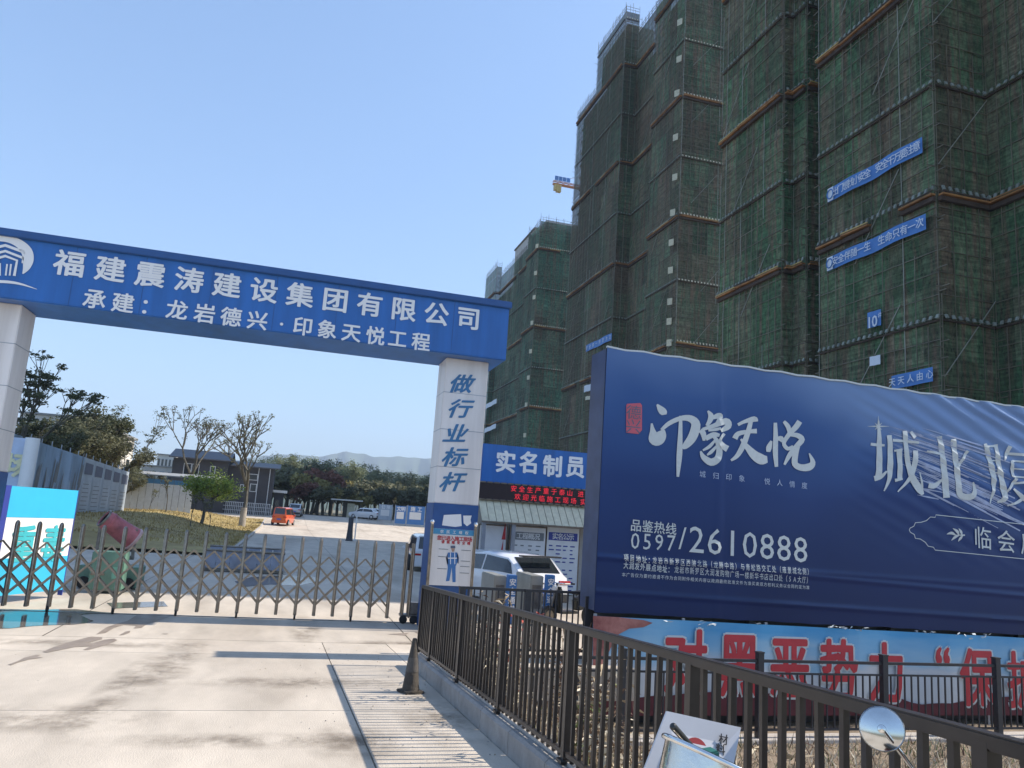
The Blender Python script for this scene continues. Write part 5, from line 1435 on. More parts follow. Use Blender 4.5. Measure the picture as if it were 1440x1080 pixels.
for i in range(26000):
    y = random.uniform(0.5, 11.1); x = 2.2+random.random()*11; z = bank_z(x, y)
    a = random.random()*6.28; h = random.uniform(0.04, 0.2); w_ = random.uniform(.004,.014)
    m_.face([(x-w_*math.cos(a), y-w_*math.sin(a), z), (x+w_*math.cos(a), y+w_*math.sin(a), z), (x+random.uniform(-.12,.12), y+random.uniform(-.12,.12), z+h)], random.choice((0,1,1,2,2,4)))
o = m_.build('dry_grass', wm, stuff=True); o['label'] = 'dry grass and leaf litter covering the bank'

# ================================================================== TREES
def leaf_cloud(m_, c, r, n, size, mi=1, flat=0.75):
    for _ in range(n):
        while True:
            v = Vector((random.uniform(-1,1), random.uniform(-1,1), random.uniform(-1,1)))
            if v.length < 1: break
        v = v*(0.55+0.45*random.random())
        p_ = c+Vector((v.x*r, v.y*r, v.z*r*flat)); s = size*random.uniform(0.6,1.3)
        a = Vector((random.uniform(-1,1), random.uniform(-1,1), random.uniform(-.6,.6))).normalized()*s
        b_ = Vector((random.uniform(-1,1), random.uniform(-1,1), random.uniform(-1,1))).normalized()*s*0.55
        m_.face([p_-a, p_+b_, p_+a, p_-b_], mi)
def make_tree(name, H, spread, nclump, nleaf, leaf, leafmat, barkmat='bark', trunk_r=0.18, seed=0, bare=0, crown_lo=0.35, split=3, depth=4, flat=0.75, clump_r=None):
    """trunk + limbs as one mesh, crown as another; returned under an Empty at the base."""
    random.seed(seed); tb = MB(); tips = []
    def grow(p_, d_, ln, r_, lv):
        n = 3; pts_ = [p_]; q_ = p_; dd = d_.copy()
        for i in range(n):
            dd = (dd+Vector((random.uniform(-.16,.16), random.uniform(-.16,.16), random.uniform(-.02,.14)))).normalized()
            q_ = q_+dd*ln/n; pts_.append(q_)
        tb.tube(pts_, [r_*(1-0.35*i/n) for i in range(n+1)], 6 if lv < 2 else 4, mi=0, cap=False)
        if lv >= depth: tips.append(q_); return
        if lv >= 2: tips.append(pts_[2])
        for k in range(split if lv else split+1):
            az = random.random()*6.28+k*2.1; an = random.uniform(0.35, 0.85)*spread
            side_ = Vector((math.cos(az), math.sin(az), 0)); nd = (dd*math.cos(an)+side_*math.sin(an)); nd.z = max(nd.z, 0.05); nd.normalize()
            grow(pts_[-1] if k else pts_[-1], nd, ln*random.uniform(0.6,0.82), r_*0.62, lv+1)
    grow(Vector((0,0,0)), Vector((0.03,0.02,1)), H*crown_lo, trunk_r, 0)
    top = max(t_.z for t_ in tips); sc_ = H/top
    tb.v = [(x*sc_, y*sc_, z*sc_) for x, y, z in tb.v]; tips = [t_*sc_ for t_ in tips]
    t = bpy.data.objects.new(name, None); COL.objects.link(t)
    tb.build('trunk', MT[barkmat], t, smooth=True)
    if nleaf:
        cm = MB(); random.seed(seed+1)
        sel = tips if len(tips) <= nclump else random.sample(tips, nclump)
        for tp in sel:
            leaf_cloud(cm, tp, (clump_r or H*0.11)*random.uniform(0.6,1.25), nleaf, leaf, 0, flat)
        cm.build('crown', MT[leafmat], t)
    return t
def place_tree(proto, used_flag, loc, rz, s, label, cat='tree', group=None, sz=None):
    o = proto if not used_flag.get(proto.name) else copy_tree(proto)
    used_flag[proto.name] = True
    o.location = loc; o.rotation_euler = (0,0,rz); o.scale = (s,s,sz or s)
    tag(o, label, cat, group); return o
UF = {}
def at_px(px, y, z=None):
    p_ = P(px, 700, y=y); return (p_.x, y, road_z(y) if z is None else z)
# the two sparse trees by the dark house
b1 = make_tree('bare_tree', 11.0, 0.95, 400, 8, 0.10, 'leaf_mid', 'bark', 0.24, seed=5, crown_lo=0.30, split=3, depth=4, clump_r=0.35)
place_tree(b1, UF, at_px(345, 77), 0.6, 1.0, 'sparse spreading tree with pale trunk on the lawn before the dark house')
b2 = make_tree('bare_tree', 12.3, 0.9, 400, 9, 0.12, 'leaf_mid', 'bark', 0.22, seed=16, crown_lo=0.34, split=3, depth=4, clump_r=0.4)
place_tree(b2, UF, (P(262,700,y=96).x, 96, 0.1), 3.6, 1.0, 'sparse leafless tree rising in front of the left end of the dark house')
# paler sleeve around the lower trunk
m_ = MB(); m_.tube([(0,0,0),(0.02,0.01,1.9)], [0.33,0.27], 10, cap=False); m_.build('pale_trunk_band', MT['bark_pale'], b1, smooth=True)
# bright round shrub on the lawn
sh = make_tree('small_tree', 3.7, 1.15, 110, 90, 0.11, 'leaf_green', 'bark', 0.08, seed=23, crown_lo=0.22, split=3, depth=3, clump_r=0.95, flat=1.1)
px_ = P(288, 700, y=66); place_tree(sh, UF, (px_.x, 66, lawn_z(px_.x, 66)-0.05), 0, 1.0, 'round bright green small tree on the lawn')
sp_ = make_tree('sapling', 2.6, 0.5, 30, 6, 0.10, 'leaf_mid', 'bark', 0.04, seed=29, crown_lo=0.35, split=2, depth=3, clump_r=0.3)
for i, (px, y, s, lb) in enumerate(((236,74,1.15,'thin grey sapling in front of the white and blue fence'),(300,62,0.75,'thin sapling right of the round green tree'),(273,58,0.9,'thin sapling left of the round green tree'),(213,72,0.7,'small sapling at the left of the lawn'))):
    q_ = P(px,700,y=y); place_tree(sp_, UF, (q_.x, y, lawn_z(q_.x,y)-.03), i*1.3, s, lb, 'sapling', 'saplings on the lawn')
# dark broad trees behind the hoarding
d1 = make_tree('broad_tree', 9.5, 1.05, 260, 62, 0.14, 'leaf_dark', 'bark', 0.25, seed=41, crown_lo=0.25, split=3, depth=4, clump_r=0.95)
d2 = make_tree('broad_tree', 8.8, 1.15, 260, 58, 0.14, 'leaf_mid', 'bark', 0.25, seed=47, crown_lo=0.22, split=3, depth=4, clump_r=0.95)
for i, (px, y, s, pr0, lb) in enumerate(((66,70,1.00,d2,'greyish broad tree behind the hoarding, beside the left pillar'),(98,74,1.08,d1,'dark broad tree behind the middle of the hoarding'),(126,78,0.98,d2,'grey green broad tree behind the hoarding, right of the darkest one'),
        (146,82,0.90,d1,'dark tree behind the right part of the hoarding in front of the white building'),(168,84,0.62,d2,'lower broad tree at the right end of the hoarding'),(40,66,0.85,d1,'broad tree just right of the left pillar'),(195,88,0.62,d1,'low dark tree between hoarding and white fence'),(215,92,0.5,d2,'small yellowish tree above the white fence'))):
    q_ = P(px,700,y=y); place_tree(pr0, UF, (q_.x, y, -0.6), i*1.7, s*0.92, lb, 'tree', None)
# feathery tree beside left pillar
ft = make_tree('feathery_tree', 12.6, 0.55, 300, 22, 0.13, 'leaf_dark', 'bark', 0.16, seed=52, crown_lo=0.3, split=3, depth=4, flat=0.4, clump_r=0.55)
q_ = P(8,700,y=44); place_tree(ft, UF, (q_.x-0.9, 44, -0.6), 0.5, 0.74, 'tall feathery tree against the sky beside the left pillar')
lt = make_tree('thin_tree', 11.8, 0.75, 70, 12, 0.16, 'leaf_dark', 'bark', 0.12, seed=58, crown_lo=0.4, split=2, depth=4, flat=0.4, clump_r=0.8)
q_ = P(158,700,y=100); place_tree(lt, UF, (q_.x, 100, 0.0), 0.2, 1.0, 'thin tree crown poking above the trees behind the hoarding')
# far tree line: tall loose eucalyptus-like trees
fp_ = [make_tree('eucalyptus_tree', 14, 0.62, 60, 40, 0.26, 'leaf_far', 'bark_pale', 0.12, seed=60+i, crown_lo=0.24, split=2, depth=4, flat=1.15, clump_r=1.75) for i in range(4)]
random.seed(99)
spots = []
for i in range(60):
    px = 352+ i*5.0 + random.uniform(-4,4); row = i % 3
    y = (185, 215, 250)[row]+random.uniform(-10,10); spots.append((px, y, (0.78,0.95,1.12)[row]*random.uniform(0.82,1.15)))
topprof = [(350,655),(384,645),(440,650),(470,652),(520,660),(560,668),(600,672),(700,680)]
def prof(px):
    for (a, ya), (b_, yb_) in zip(topprof[:-1], topprof[1:]):
        if a <= px <= b_: return ya+(yb_-ya)*(px-a)/(b_-a)
    return 675
SD = ['left end', 'left half', 'middle', 'right half', 'right end']
for i, (px, y, s) in enumerate(spots):
    q_ = P(px, prof(px)+random.uniform(-5,10), y=y); H_ = q_.z-0.5
    place_tree(fp_[i % 4], UF, (P(px,700,y=y).x, y, 0.5), random.random()*6.28, H_/14*random.uniform(0.95,1.15), 'tall loose grey green tree in the far tree line, '+SD[min(4,int((px-350)//62))]+' of it', 'tree', 'trees of the far tree line, '+SD[min(4,int((px-350)//62))], sz=H_/14)
# mid bushes, some reddish
bp_ = {k: make_tree('bush', 3.6, 1.3, 60, 26, 0.26, k, 'bark', 0.08, seed=s_, crown_lo=0.2, split=3, depth=3, clump_r=0.75) for k, s_ in (('leaf_rust',71),('leaf_yellow',72),('leaf_mid',73))}
random.seed(101)
bl_ = {'leaf_rust':'reddish bush beyond the far cars','leaf_yellow':'yellow green bush beyond the far cars','leaf_mid':'grey green bush beyond the yard'}
cnt = {}; ORD = ['first','second','third','fourth','fifth','sixth','seventh','eighth','ninth','tenth','eleventh']
for (px, y, s, k) in sorted(((428,128,1.3,'leaf_rust'),(440,134,1.7,'leaf_yellow'),(449,127,1.2,'leaf_mid'),(456,140,2.0,'leaf_rust'),(466,130,1.3,'leaf_yellow'),(418,140,1.9,'leaf_mid'),(405,150,2.2,'leaf_mid'),(476,136,1.4,'leaf_mid'),(486,145,1.1,'leaf_yellow'),(498,150,1.2,'leaf_mid'),(510,140,1.0,'leaf_yellow'),(540,150,1.5,'leaf_mid'),(556,155,1.7,'leaf_mid'),(575,150,1.6,'leaf_mid'),(592,152,1.8,'leaf_mid'),(390,150,2.0,'leaf_yellow'),(434,150,2.4,'leaf_mid'),(448,152,2.2,'leaf_rust'))):
    cnt[k] = cnt.get(k, 0)+1
    q_ = P(px,700,y=y); place_tree(bp_[k], UF, (q_.x, y, 0.5), random.random()*6, s, ORD[cnt[k]-1]+' '+bl_[k]+', counted from the dark house', 'bush', bl_[k])

random.seed(303)
side = ['left end', 'left half', 'middle', 'right half', 'right end']
for i in range(26):
    px = 350+i*10.5; y = 168+random.uniform(-5,5); q_ = P(px,700,y=y)
    place_tree(bp_['leaf_mid'] if i % 3 else bp_['leaf_yellow'], UF, (q_.x, y, 0.4), random.random()*6, random.uniform(1.3,2.1), 'loose grey green shrub at the foot of the far tree line, '+side[min(4, i//5)], 'shrub', 'shrubs at the foot of the far tree line, '+side[min(4, i//5)])

# ================================================================== BUILDINGS FAR LEFT
def simple_building(name, label, px0, px1, pytop, y, depth, wallm, roofm, nfl, nwin, zb_=0.4, win='glass_dark'):
    A_, B_ = P(px0, pytop, y=y), P(px1, pytop, y=y); zt_ = (A_.z+B_.z)/2; x0_, x1_ = A_.x, B_.x
    t = thing(name, label, 'building', ((x0_+x1_)/2, y, zb_)); w2 = (x1_-x0_)/2; h = zt_-zb_
    m_ = MB(); m_.box(-w2, w2, 0, depth, 0, h); m_.build('wall', MT[wallm], t)
    m_ = MB(); m_.box(-w2-.3, w2+.3, -.3, depth+.3, h, h+.25); m_.build('roof', MT[roofm], t)
    fh = h/nfl; ww = 2*w2/nwin
    for f_ in range(nfl):
        for c_ in range(nwin):
            xc = -w2+ww*(c_+.5); zc_ = fh*(f_+.5)
            m_ = MB(); m_.box(xc-ww*.3, xc+ww*.3, -.05, -.01, zc_-fh*.25, zc_+fh*.25); wi = m_.build('window', MT['metal_frame'], t)
            m_ = MB(); m_.box(xc-ww*.26, xc+ww*.26, -.07, -.052, zc_-fh*.21, zc_+fh*.21); m_.build('pane', MT[win], wi)
    for c_ in range(3):
        for f_ in range(nfl):
            yc_ = depth*(c_+.5)/3; zc_ = fh*(f_+.5); m_ = MB(); m_.box(w2+.01, w2+.06, yc_-.8, yc_+.8, zc_-fh*.25, zc_+fh*.25); m_.build('window', MT[win], t)
    return t
simple_building('apartment_block', 'white building behind the dark trees above the hoarding', 126, 152, 602, 88, 15, 'white_wall', 'grey_roof', 4, 6)
simple_building('apartment_block', 'grey and white building just right of the left pillar behind the trees', 28, 108, 584, 125, 14, 'white_wall', 'grey_roof', 5, 8)
simple_building('apartment_block', 'small pale building far off left of the dark house', 222, 248, 640, 230, 12, 'white_wall', 'grey_roof', 3, 5)
simple_building('farm_building', 'low brownish far building left of the dark house', 200, 246, 656, 200, 12, 'wall_grey', 'grey_roof', 2, 4)
YH = 108
dh = thing('dark_house', 'dark grey two storey house with pale window frames behind the lawn', 'house', (0,YH,0.2))
hx0, hx1, hx2 = P(239,680,y=YH).x, P(318,680,y=YH).x, P(384,680,y=YH).x
ht1, ht2 = P(290,647,y=YH).z-0.2, P(350,656,y=YH).z-0.2
def hbox(x0_, x1_, y0_, y1_, z0_, z1_, nm, mt, par=None, bev=0):
    m_ = MB(); m_.box(x0_, x1_, y0_, y1_, z0_, z1_); return m_.build(nm, MT[mt], par or dh, bevel=bev)
hbox(hx0, hx1, 0, 9, 0, ht1, 'wall', 'dark_house'); hbox(hx1, hx2, 0.8, 9, 0, ht2, 'wall', 'dark_house')
m_ = MB(); m_.prism([(hx0-.5,-.6,ht1+.0),(hx1+.3,-.6,ht1+.0),(hx1+.3,4.5,ht1+1.3),(hx0-.5,4.5,ht1+1.3)], (0,0,0.15)); m_.prism([(hx0-.5,9.6,ht1),(hx1+.3,9.6,ht1),(hx1+.3,4.5,ht1+1.3),(hx0-.5,4.5,ht1+1.3)], (0,0,0.15)); m_.build('roof', MT['dark_roof'], dh)
m_ = MB(); m_.prism([(hx1+.3,0.1,ht2-.1),(hx2+.7,0.1,ht2-.1),(hx2+.7,9,ht2+.9),(hx1+.3,9,ht2+.9)], (0,0,0.15)); m_.build('roof', MT['dark_roof'], dh)
def house_win(px0, px1, py0, py1, ys):
    A_, B_ = P(px0,py0,y=YH+ys), P(px1,py1,y=YH+ys); z0_, z1_ = B_.z-0.2, A_.z-0.2
    fr = MB(); t_ = 0.09
    fr.box(A_.x,B_.x,ys-.06,ys-.005,z1_-t_,z1_); fr.box(A_.x,B_.x,ys-.06,ys-.005,z0_,z0_+t_); fr.box(A_.x,A_.x+t_,ys-.06,ys-.005,z0_+t_,z1_-t_); fr.box(B_.x-t_,B_.x,ys-.06,ys-.005,z0_+t_,z1_-t_)
    f_ = fr.build('window', MT['fence_white'], dh)
    m_ = MB(); m_.box(A_.x+t_,B_.x-t_,ys-.03,ys-.008,z0_+t_,z1_-t_); m_.build('pane', MT['glass_dark'], f_)
for a in ((259,268,651,668),(270,279,652,668),(296,302,655,668),(350,362,666,676),(338,342,681,692),(352,360,680,692)):
    house_win(a[0], a[1], a[2], a[3], 0 if a[0] < 318 else 0.8)
m_ = MB()
for px in (300, 362, 378): q_ = P(px,680,y=YH+.7); m_.box(q_.x-.05,q_.x+.05,0.66,0.76,0,ht2-.1)
m_.build('downpipe', MT['fence_white'], dh)
m_ = MB(); zz = P(350,706,y=YH).z-0.2
for k in range(26):
    xa = hx1+0.3+(hx2-hx1)*k/26; m_.box(xa, xa+0.06, -0.5, -0.44, 0, 1.5)
for z_ in (0.5,1.0,1.5): m_.box(hx1, hx2, -0.5, -0.44, z_, z_+0.07)
m_.build('terrace_rail', MT['fence_white'], dh)
# kiosk right of the house
kx0, kx1 = P(386,690,y=112).x, P(400,690,y=112).x
kt = thing('kiosk', 'dark kiosk with pale flat roof right of the dark house', 'kiosk', ((kx0+kx1)/2, 112, 0.3)); w2 = (kx1-kx0)/2; hk = P(392,693,y=112).z-0.3
m_ = MB(); m_.box(-w2,w2,0,3,0,hk); m_.build('wall', MT['dark_house'], kt)
m_ = MB(); m_.box(-w2-.2,w2+.4,-.3,3.2,hk,hk+.35); m_.build('roof', MT['bright_white'], kt)
m_ = MB(); m_.box(-w2*.6,w2*.2,-.04,-.005,0,2.1); m_.build('door', MT['glass_dark'], kt)
# white and blue fence before the house
YF = 84
fx0, fx1 = P(176,690,y=YF).x, P(272,690,y=YF).x
ft_ = thing('site_fence', 'white panel fence with blue stripes behind the lawn', 'fence', (0,YF,-0.6))
fz = P(225,674,y=YF).z+0.6; nf = 10
for k in range(nf):
    a, b_ = fx0+(fx1-fx0)*k/nf, fx0+(fx1-fx0)*(k+1)/nf-0.04
    m_ = MB(); m_.box(a,b_,0,0.06,0.7,fz-0.45,0); m_.box(a,b_,-.005,0.065,fz-0.45,fz,1); m_.box(a,b_,-.005,0.065,0,0.7,1); m_.build('fence_panel', [MT['fence_white'],MT['fence_blue']], ft_)
m_ = MB(); m_.prism([(fx0,-.2,fz+0.35),(fx1+2,-.2,fz+0.35),(fx1+2,4.5,fz+0.75),(fx0,4.5,fz+0.75)], (0,0,0.1)); tag(m_.build('shed_roof', MT['grey_roof']), 'thin flat shed roof edge above the white fence', 'roof').location = (0,YF+0.8,-0.6)
# hut with flat canopy
ch0 = P(470,716,y=124)
ca = thing('canopy_shelter', 'small open shelter with pale flat canopy beyond the yard', 'shelter', (P(488,700,y=124).x,124,0.55))
hc = P(488,703,y=124).z-0.55; wc = (P(512,700,y=124).x-P(468,700,y=124).x)/2
m_ = MB(); m_.box(-wc,wc,-1.5,1.5,hc-.15,hc+.05); m_.build('canopy', MT['white_wall'], ca)
m_ = MB(); m_.box(-0.45,0.15,-.4,.4,0,hc-.15); m_.build('column', MT['bark'], ca)
m_ = MB(); m_.box(0.15,1.3,-.3,.3,0,hc-.5); m_.build('booth', MT['awning'], ca)
# dark stump post in the yard
g = G(475,752)
m_ = MB(); m_.lathe([(0.30,0),(0.26,0.1),(0.20,0.9),(0.19,1.75),(0.15,1.8),(0.001,1.8)], 12)
o = m_.build('bollard', MT['dark_house'], smooth=True); o.location = (g.x, 61.5, -0.65); tag(o, 'dark round post standing alone in the sunlit yard', 'bollard')
m_ = MB(); m_.tube([(0,0,0),(0,0,1.9)],0.05,8); m_.lathe([(0.16,0),(0.16,0.08),(0.05,0.1)],12)
o = m_.build('marker_pole', MT['bright_white'], smooth=True); o.location = (g.x+0.5, 62.5, -0.65); tag(o, 'thin white marker pole beside the dark round post', 'pole')
# small sign panels at the far right of the yard
for (pa, pb_, py0, y, mt, lb, tx) in ((534,552,709,112,'hoard_grey','pale notice panel right of the far white cars','公示'),(557,572,711,104,'turnstile_blue','blue panel with pale print, left of the far pair','文明'),(574,598,711,104,'turnstile_blue','blue panel with pale print next to the right pillar','施工')):
    A_, B_ = P(pa,py0,y=y), P(pb_,py0,y=y); zb_ = road_z(y); t = thing('display_panel', lb, 'display panel', ((A_.x+B_.x)/2,y,zb_)); w2 = (B_.x-A_.x)/2; h = A_.z-zb_
    m_ = MB(); m_.box(-w2,w2,0,.1,0.3,h); m_.build('panel', MT[mt], t)
    m_ = MB(); m_.box(-w2*.75,w2*.6,-.03,-.01,h*.35,h*.7); m_.build('print_sheet', MT['notice_white'], t)
    m_ = MB(); m_.box(-w2-.08,-w2,0,.1,0,h+.1); m_.box(w2,w2+.08,0,.1,0,h+.1); m_.build('post', MT['metal_frame'], t)
    text('lettering', tx, (-w2*.4,0,h*.85), (w2*.4,0,h*.85), h*.24, MT['white_print'], t, bold=.02, off=(0,-.02,0))

# ================================================================== TOWERS UNDER SCAFFOLD
def unit_net(seed):
    random.seed(seed); m_ = MB(); n = 4; vs = []
    for j in range(n+1):
        for i in range(n+1):
            edge = (i in (0,n)) or (j in (0,n)); vs.append((i/n, (0.0 if edge else random.uniform(-.10,.12)), j/n))
    m_.add(vs, [(j*(n+1)+i, j*(n+1)+i+1, (j+1)*(n+1)+i+1, (j+1)*(n+1)+i) for j in range(n) for i in range(n)]); return m_
def tower(label, segs, back, z_base, cell_w, cell_h, bands, minor, pole_sp, netmat, thick=1.1, limit=300):
    """segs: list of (p0, p1, ztop, visible_weight); plan points walked with the open air on the left-hand/camera side"""
    t = thing('scaffolded_tower', label, 'tower', (segs[0][0][0], segs[0][0][1], z_base))
    org = Vector((segs[0][0][0], segs[0][0][1], z_base))
    def Lc(v): return Vector(v)-org
    cells = []; PW = 0.042 if pole_sp < 1.6 else 0.055
    poles = MB(); bright = MB(); ties = MB(); rows_ = MB()
    for (p0_, p1_, zt_, wgt) in segs:
        a = Vector((p0_[0],p0_[1],0)); b_ = Vector((p1_[0],p1_[1],0)); ln = (b_-a).length; d_ = (b_-a)/ln
        nr = Vector((-d_.y, d_.x, 0))                # outward normal chosen towards camera
        if nr.dot(Vector((CAM.x,CAM.y,0))-(a+b_)/2) < 0: nr = -nr
        nc = max(1, round(ln/cell_w)); cw = ln/nc
        nrw = int((zt_-z_base)/cell_h); 
        for c_ in range(nc):
            for r_ in range(nrw+1):
                z0_ = z_base+r_*cell_h; z1_ = min(z0_+cell_h, zt_)
                if z1_-z0_ < 0.5: continue
                mid_ = a+d_*cw*(c_+.5); mid_.z = (z0_+z1_)/2
                v = mid_-CAM; px = 720+F_PX*v.dot(rt)/v.dot(fw); py = 540-F_PX*v.dot(up)/v.dot(fw)
                vis = -20 < px < 1460 and -30 < py < 760
                cells.append((0 if vis and wgt else 1, v.length, a+d_*cw*c_, d_, nr, cw, z0_, z1_))
        # uprights
        np_ = max(1, round(ln/pole_sp))
        for k in range(np_+1):
            q_ = a+d_*(ln*k/np_)+nr*0.10
            tgt = bright if random.random() < 0.22 else poles
            z_ = z_base
            while z_ < zt_+1.2:
                z2 = min(z_+random.uniform(5,7), zt_+random.uniform(0.8,2.2)); 
                if random.random() < 0.8: tgt.beam(Lc((q_.x,q_.y,z_)), Lc((q_.x+random.uniform(-.03,.03),q_.y+random.uniform(-.03,.03),z2)), PW)
                z_ = z2+0.02
            # far row of uprights inside
        z_ = z_base+cell_h*0.5
        while z_ < zt_:
            if random.random() < 0.9:
                ties.beam(Lc((a.x,a.y,z_))+nr*0.07, Lc((b_.x,b_.y,z_))+nr*0.07, 0.045)
            z_ += 1.5
        # stubs that stick out past the ends and the top
        for e_, sg in ((a, -1), (b_, 1)):
            z_ = z_base+1
            while z_ < zt_:
                if random.random() < 0.75:
                    q_ = Vector((e_.x, e_.y, z_)); l_ = random.uniform(0.25, 0.8)
                    ties.beam(Lc(tuple(q_))+nr*0.1, Lc(tuple(q_+d_*sg*l_))+nr*0.1, 0.05)
                if random.random() < 0.35:
                    q_ = Vector((e_.x, e_.y, z_)); ties.beam(Lc(tuple(q_)), Lc(tuple(q_))+nr*random.uniform(.3,.8), 0.05)
                z_ += random.uniform(0.7, 1.8)
        x_ = 0.0
        while x_ < ln:
            l_ = random.uniform(0.4, 1.9); q_ = a+d_*x_; poles.beam(Lc((q_.x,q_.y,zt_))+nr*.05, Lc((q_.x,q_.y,zt_+l_))+nr*random.uniform(-.05,.12), 0.05); x_ += random.uniform(0.5, 1.3)
        # diagonal braces
        k = 0
        z_ = z_base
        while z_ < zt_-6:
            st_ = random.uniform(0, max(0.1, ln-5)); 
            if ln > 3: bright.beam(Lc(tuple(a+d_*st_+Vector((0,0,z_))))+nr*0.13, Lc(tuple(a+d_*min(ln,st_+4.5)+Vector((0,0,z_+5.6))))+nr*0.13, 0.05)
            z_ += random.uniform(8,15)
        # top guard
        for zz in (0.5, 1.1): ties.beam(Lc((a.x,a.y,zt_+zz)), Lc((b_.x,b_.y,zt_+zz)), 0.05)
        # platforms
        for zbnd in bands:
            if z_base < zbnd < zt_:
                npc = max(1, round(ln/3.0))
                for k in range(npc):
                    u0_, u1_ = ln*k/npc+0.02, ln*(k+1)/npc-0.02; m_ = MB()
                    A_ = Lc(tuple(a+d_*u0_+nr*0.28+Vector((0,0,zbnd)))); B_ = Lc(tuple(a+d_*u1_+nr*0.28+Vector((0,0,zbnd))))
                    dz_ = Vector((0,0,random.uniform(-.12,.12)))
                    if random.random() < 0.06: continue
                    m_.beam(A_+dz_, B_, 0.40, 0.12, 0); m_.beam(A_+nr*0.2+Vector((0,0,.16))+dz_, B_+nr*0.2+Vector((0,0,.16)), 0.05, 0.08, random.choice((0,1,2))); m_.beam(A_-nr*.1-Vector((0,0,.3)), B_-nr*.1-Vector((0,0,.3)), 0.3, 0.3, 2)
                    m_.build('platform', [MT['platform'], MT['crane_yellow'], MT['platform_dark']], t)
                x_ = 0.2
                while x_ < ln:
                    q_ = Lc(tuple(a+d_*x_+nr*0.30+Vector((0,0,zbnd+0.55)))); rows_.beam(q_, q_+nr*0.10+Vector((0,0,-.32)), 0.20, 0.10); x_ += 0.55
        for zbnd in minor:
            if z_base < zbnd < zt_:
                x_ = 0.2
                while x_ < ln:
                    q_ = Lc(tuple(a+d_*x_+nr*0.22+Vector((0,0,zbnd)))); rows_.beam(q_, q_+nr*0.10+Vector((0,0,-.26)), 0.20, 0.10); x_ += 0.55
                m_ = MB(); m_.beam(Lc((a.x,a.y,zbnd-.35))+nr*0.12, Lc((b_.x,b_.y,zbnd-.35))+nr*0.12, 0.14, 0.10); m_.build('toe_board', MT['platform_dark'], t)
    cells.sort(key=lambda c: (c[0], c[1]))
    protos_ = []
    for i in range(4):
        o = unit_net(i+17).build('net_panel', netmat, t, smooth=True); protos_.append([o, False])
    rest = MB()
    for idx, (inv, dist, c0_, d_, nr, cw, z0_, z1_) in enumerate(cells):
        if idx < limit and not inv:
            pr0 = protos_[idx % 4]; o = pr0[0] if not pr0[1] else inst(pr0[0], t); pr0[1] = True
            o.location = Lc((c0_.x, c0_.y, z0_+0.02)); o.rotation_euler = (0, 0, math.atan2(d_.y, d_.x)); o.scale = (cw-0.008, 1, z1_-z0_-0.015)
        else:
            A_ = Lc((c0_.x,c0_.y,z0_+0.02)); B_ = A_+d_*(cw-0.02); h_ = Vector((0,0,z1_-z0_-0.04)); rest.face([A_, B_, B_+h_, A_+h_])
    if rest.f: rest.build('upper_netting', netmat, t, stuff=True)
    poles.build('scaffold_poles', MT['pole_mat'], t, stuff=True); bright.build('scaffold_braces', MT['pole_bright'], t, stuff=True)
    ties.build('ledger_ties', MT['pole_mat'], t, stuff=True); rows_.build('net_ties', MT['tag_grey'], t, stuff=True)
    # concrete core behind the nets
    for (poly, zt_) in back:
        m_ = MB(); m_.prism([Lc((x, y, z_base)) for x, y in poly], (0,0,zt_-z_base)); m_.build('core', MT['tower_core'], t)
        m_ = MB(); z_ = z_base+3
        cx_ = sum(q[0] for q in poly)/len(poly); cy_ = sum(q[1] for q in poly)/len(poly)
        while z_ < zt_:
            m_.prism([Lc((cx_+(x-cx_)*1+(-0.25 if x < cx_ else .25), cy_+(y-cy_)+(-0.25 if y < cy_ else .25), z_)) for x, y in poly], (0,0,0.28)); z_ += 2.9
        m_.build('floor_slab', MT['slab_edge'], t, stuff=True)
    return t
XT = 39.0
def zpx(px, py, **k): return P(px, py, **k).z
zb1 = [zpx(1154, 352, x=XT), zpx(1154, 90, x=XT)]; dz1 = zb1[1]-zb1[0]; zb1 = [zb1[0]-dz1, zb1[0], zb1[1], zb1[1]+dz1, zb1[1]+2*dz1, zb1[1]+3*dz1]
mn1 = [z+dz1*0.5 for z in zb1]
random.seed(31)
def yat(px, x, py=500): return P(px, py, x=x).y
y1020, y1101, y1154, y1320 = yat(1020,XT,20), yat(1102,XT,150), yat(1154,XT), yat(1318,XT,280)
xj = P(1392, 290, y=y1320).x
tower('nearest scaffolded tower wrapped in dark green netting behind the billboard',
      [((XT,y1020),(XT,y1101),98,1), ((XT,y1101),(XT+1,y1101),98,1), ((XT+1,y1101),(XT+1,y1101-1.9),98,1), ((XT+1,y1101-1.9),(XT+3.4,y1101-1.9),98,1), ((XT+3.4,y1101-1.9),(XT+3.4,y1154),98,1),
       ((XT,y1154),(XT,y1320),98,1), ((XT,y1320),(xj,y1320),98,1), ((xj,y1320),(xj,20.5),98,1)],
      [([(xj+1.4,20.8),(xj+1.4,y1320+1.2),(XT+1.2,y1320+1.2),(XT+1.2,y1154-1),(XT+4.8,y1154-1),(XT+4.8,y1101-1),(XT+2.2,y1101-1),(XT+1.2,y1101+1),(XT+1.2,y1020-.5),(XT+26,y1020-.5),(XT+26,20.8)], 96.5)],
      -1.0, 1.45, 4.9, zb1, mn1, 0.98, MT['net_near'])
XT2 = 54.0
yc2 = yat(960, XT2, 137)
zb2 = [zpx(958,137,x=XT2), zpx(953,305,x=XT2)]; dz2 = zb2[0]-zb2[1]; zb2 = [zb2[1]-2*dz2, zb2[1]-dz2, zb2[1], zb2[0], zb2[0]+dz2]
y881, y841, y813 = yat(880,XT2,30), yat(841,XT2,90), yat(811,XT2,200)
y917 = yat(921,XT2,90)
xr881 = P(897,80,y=y881).x
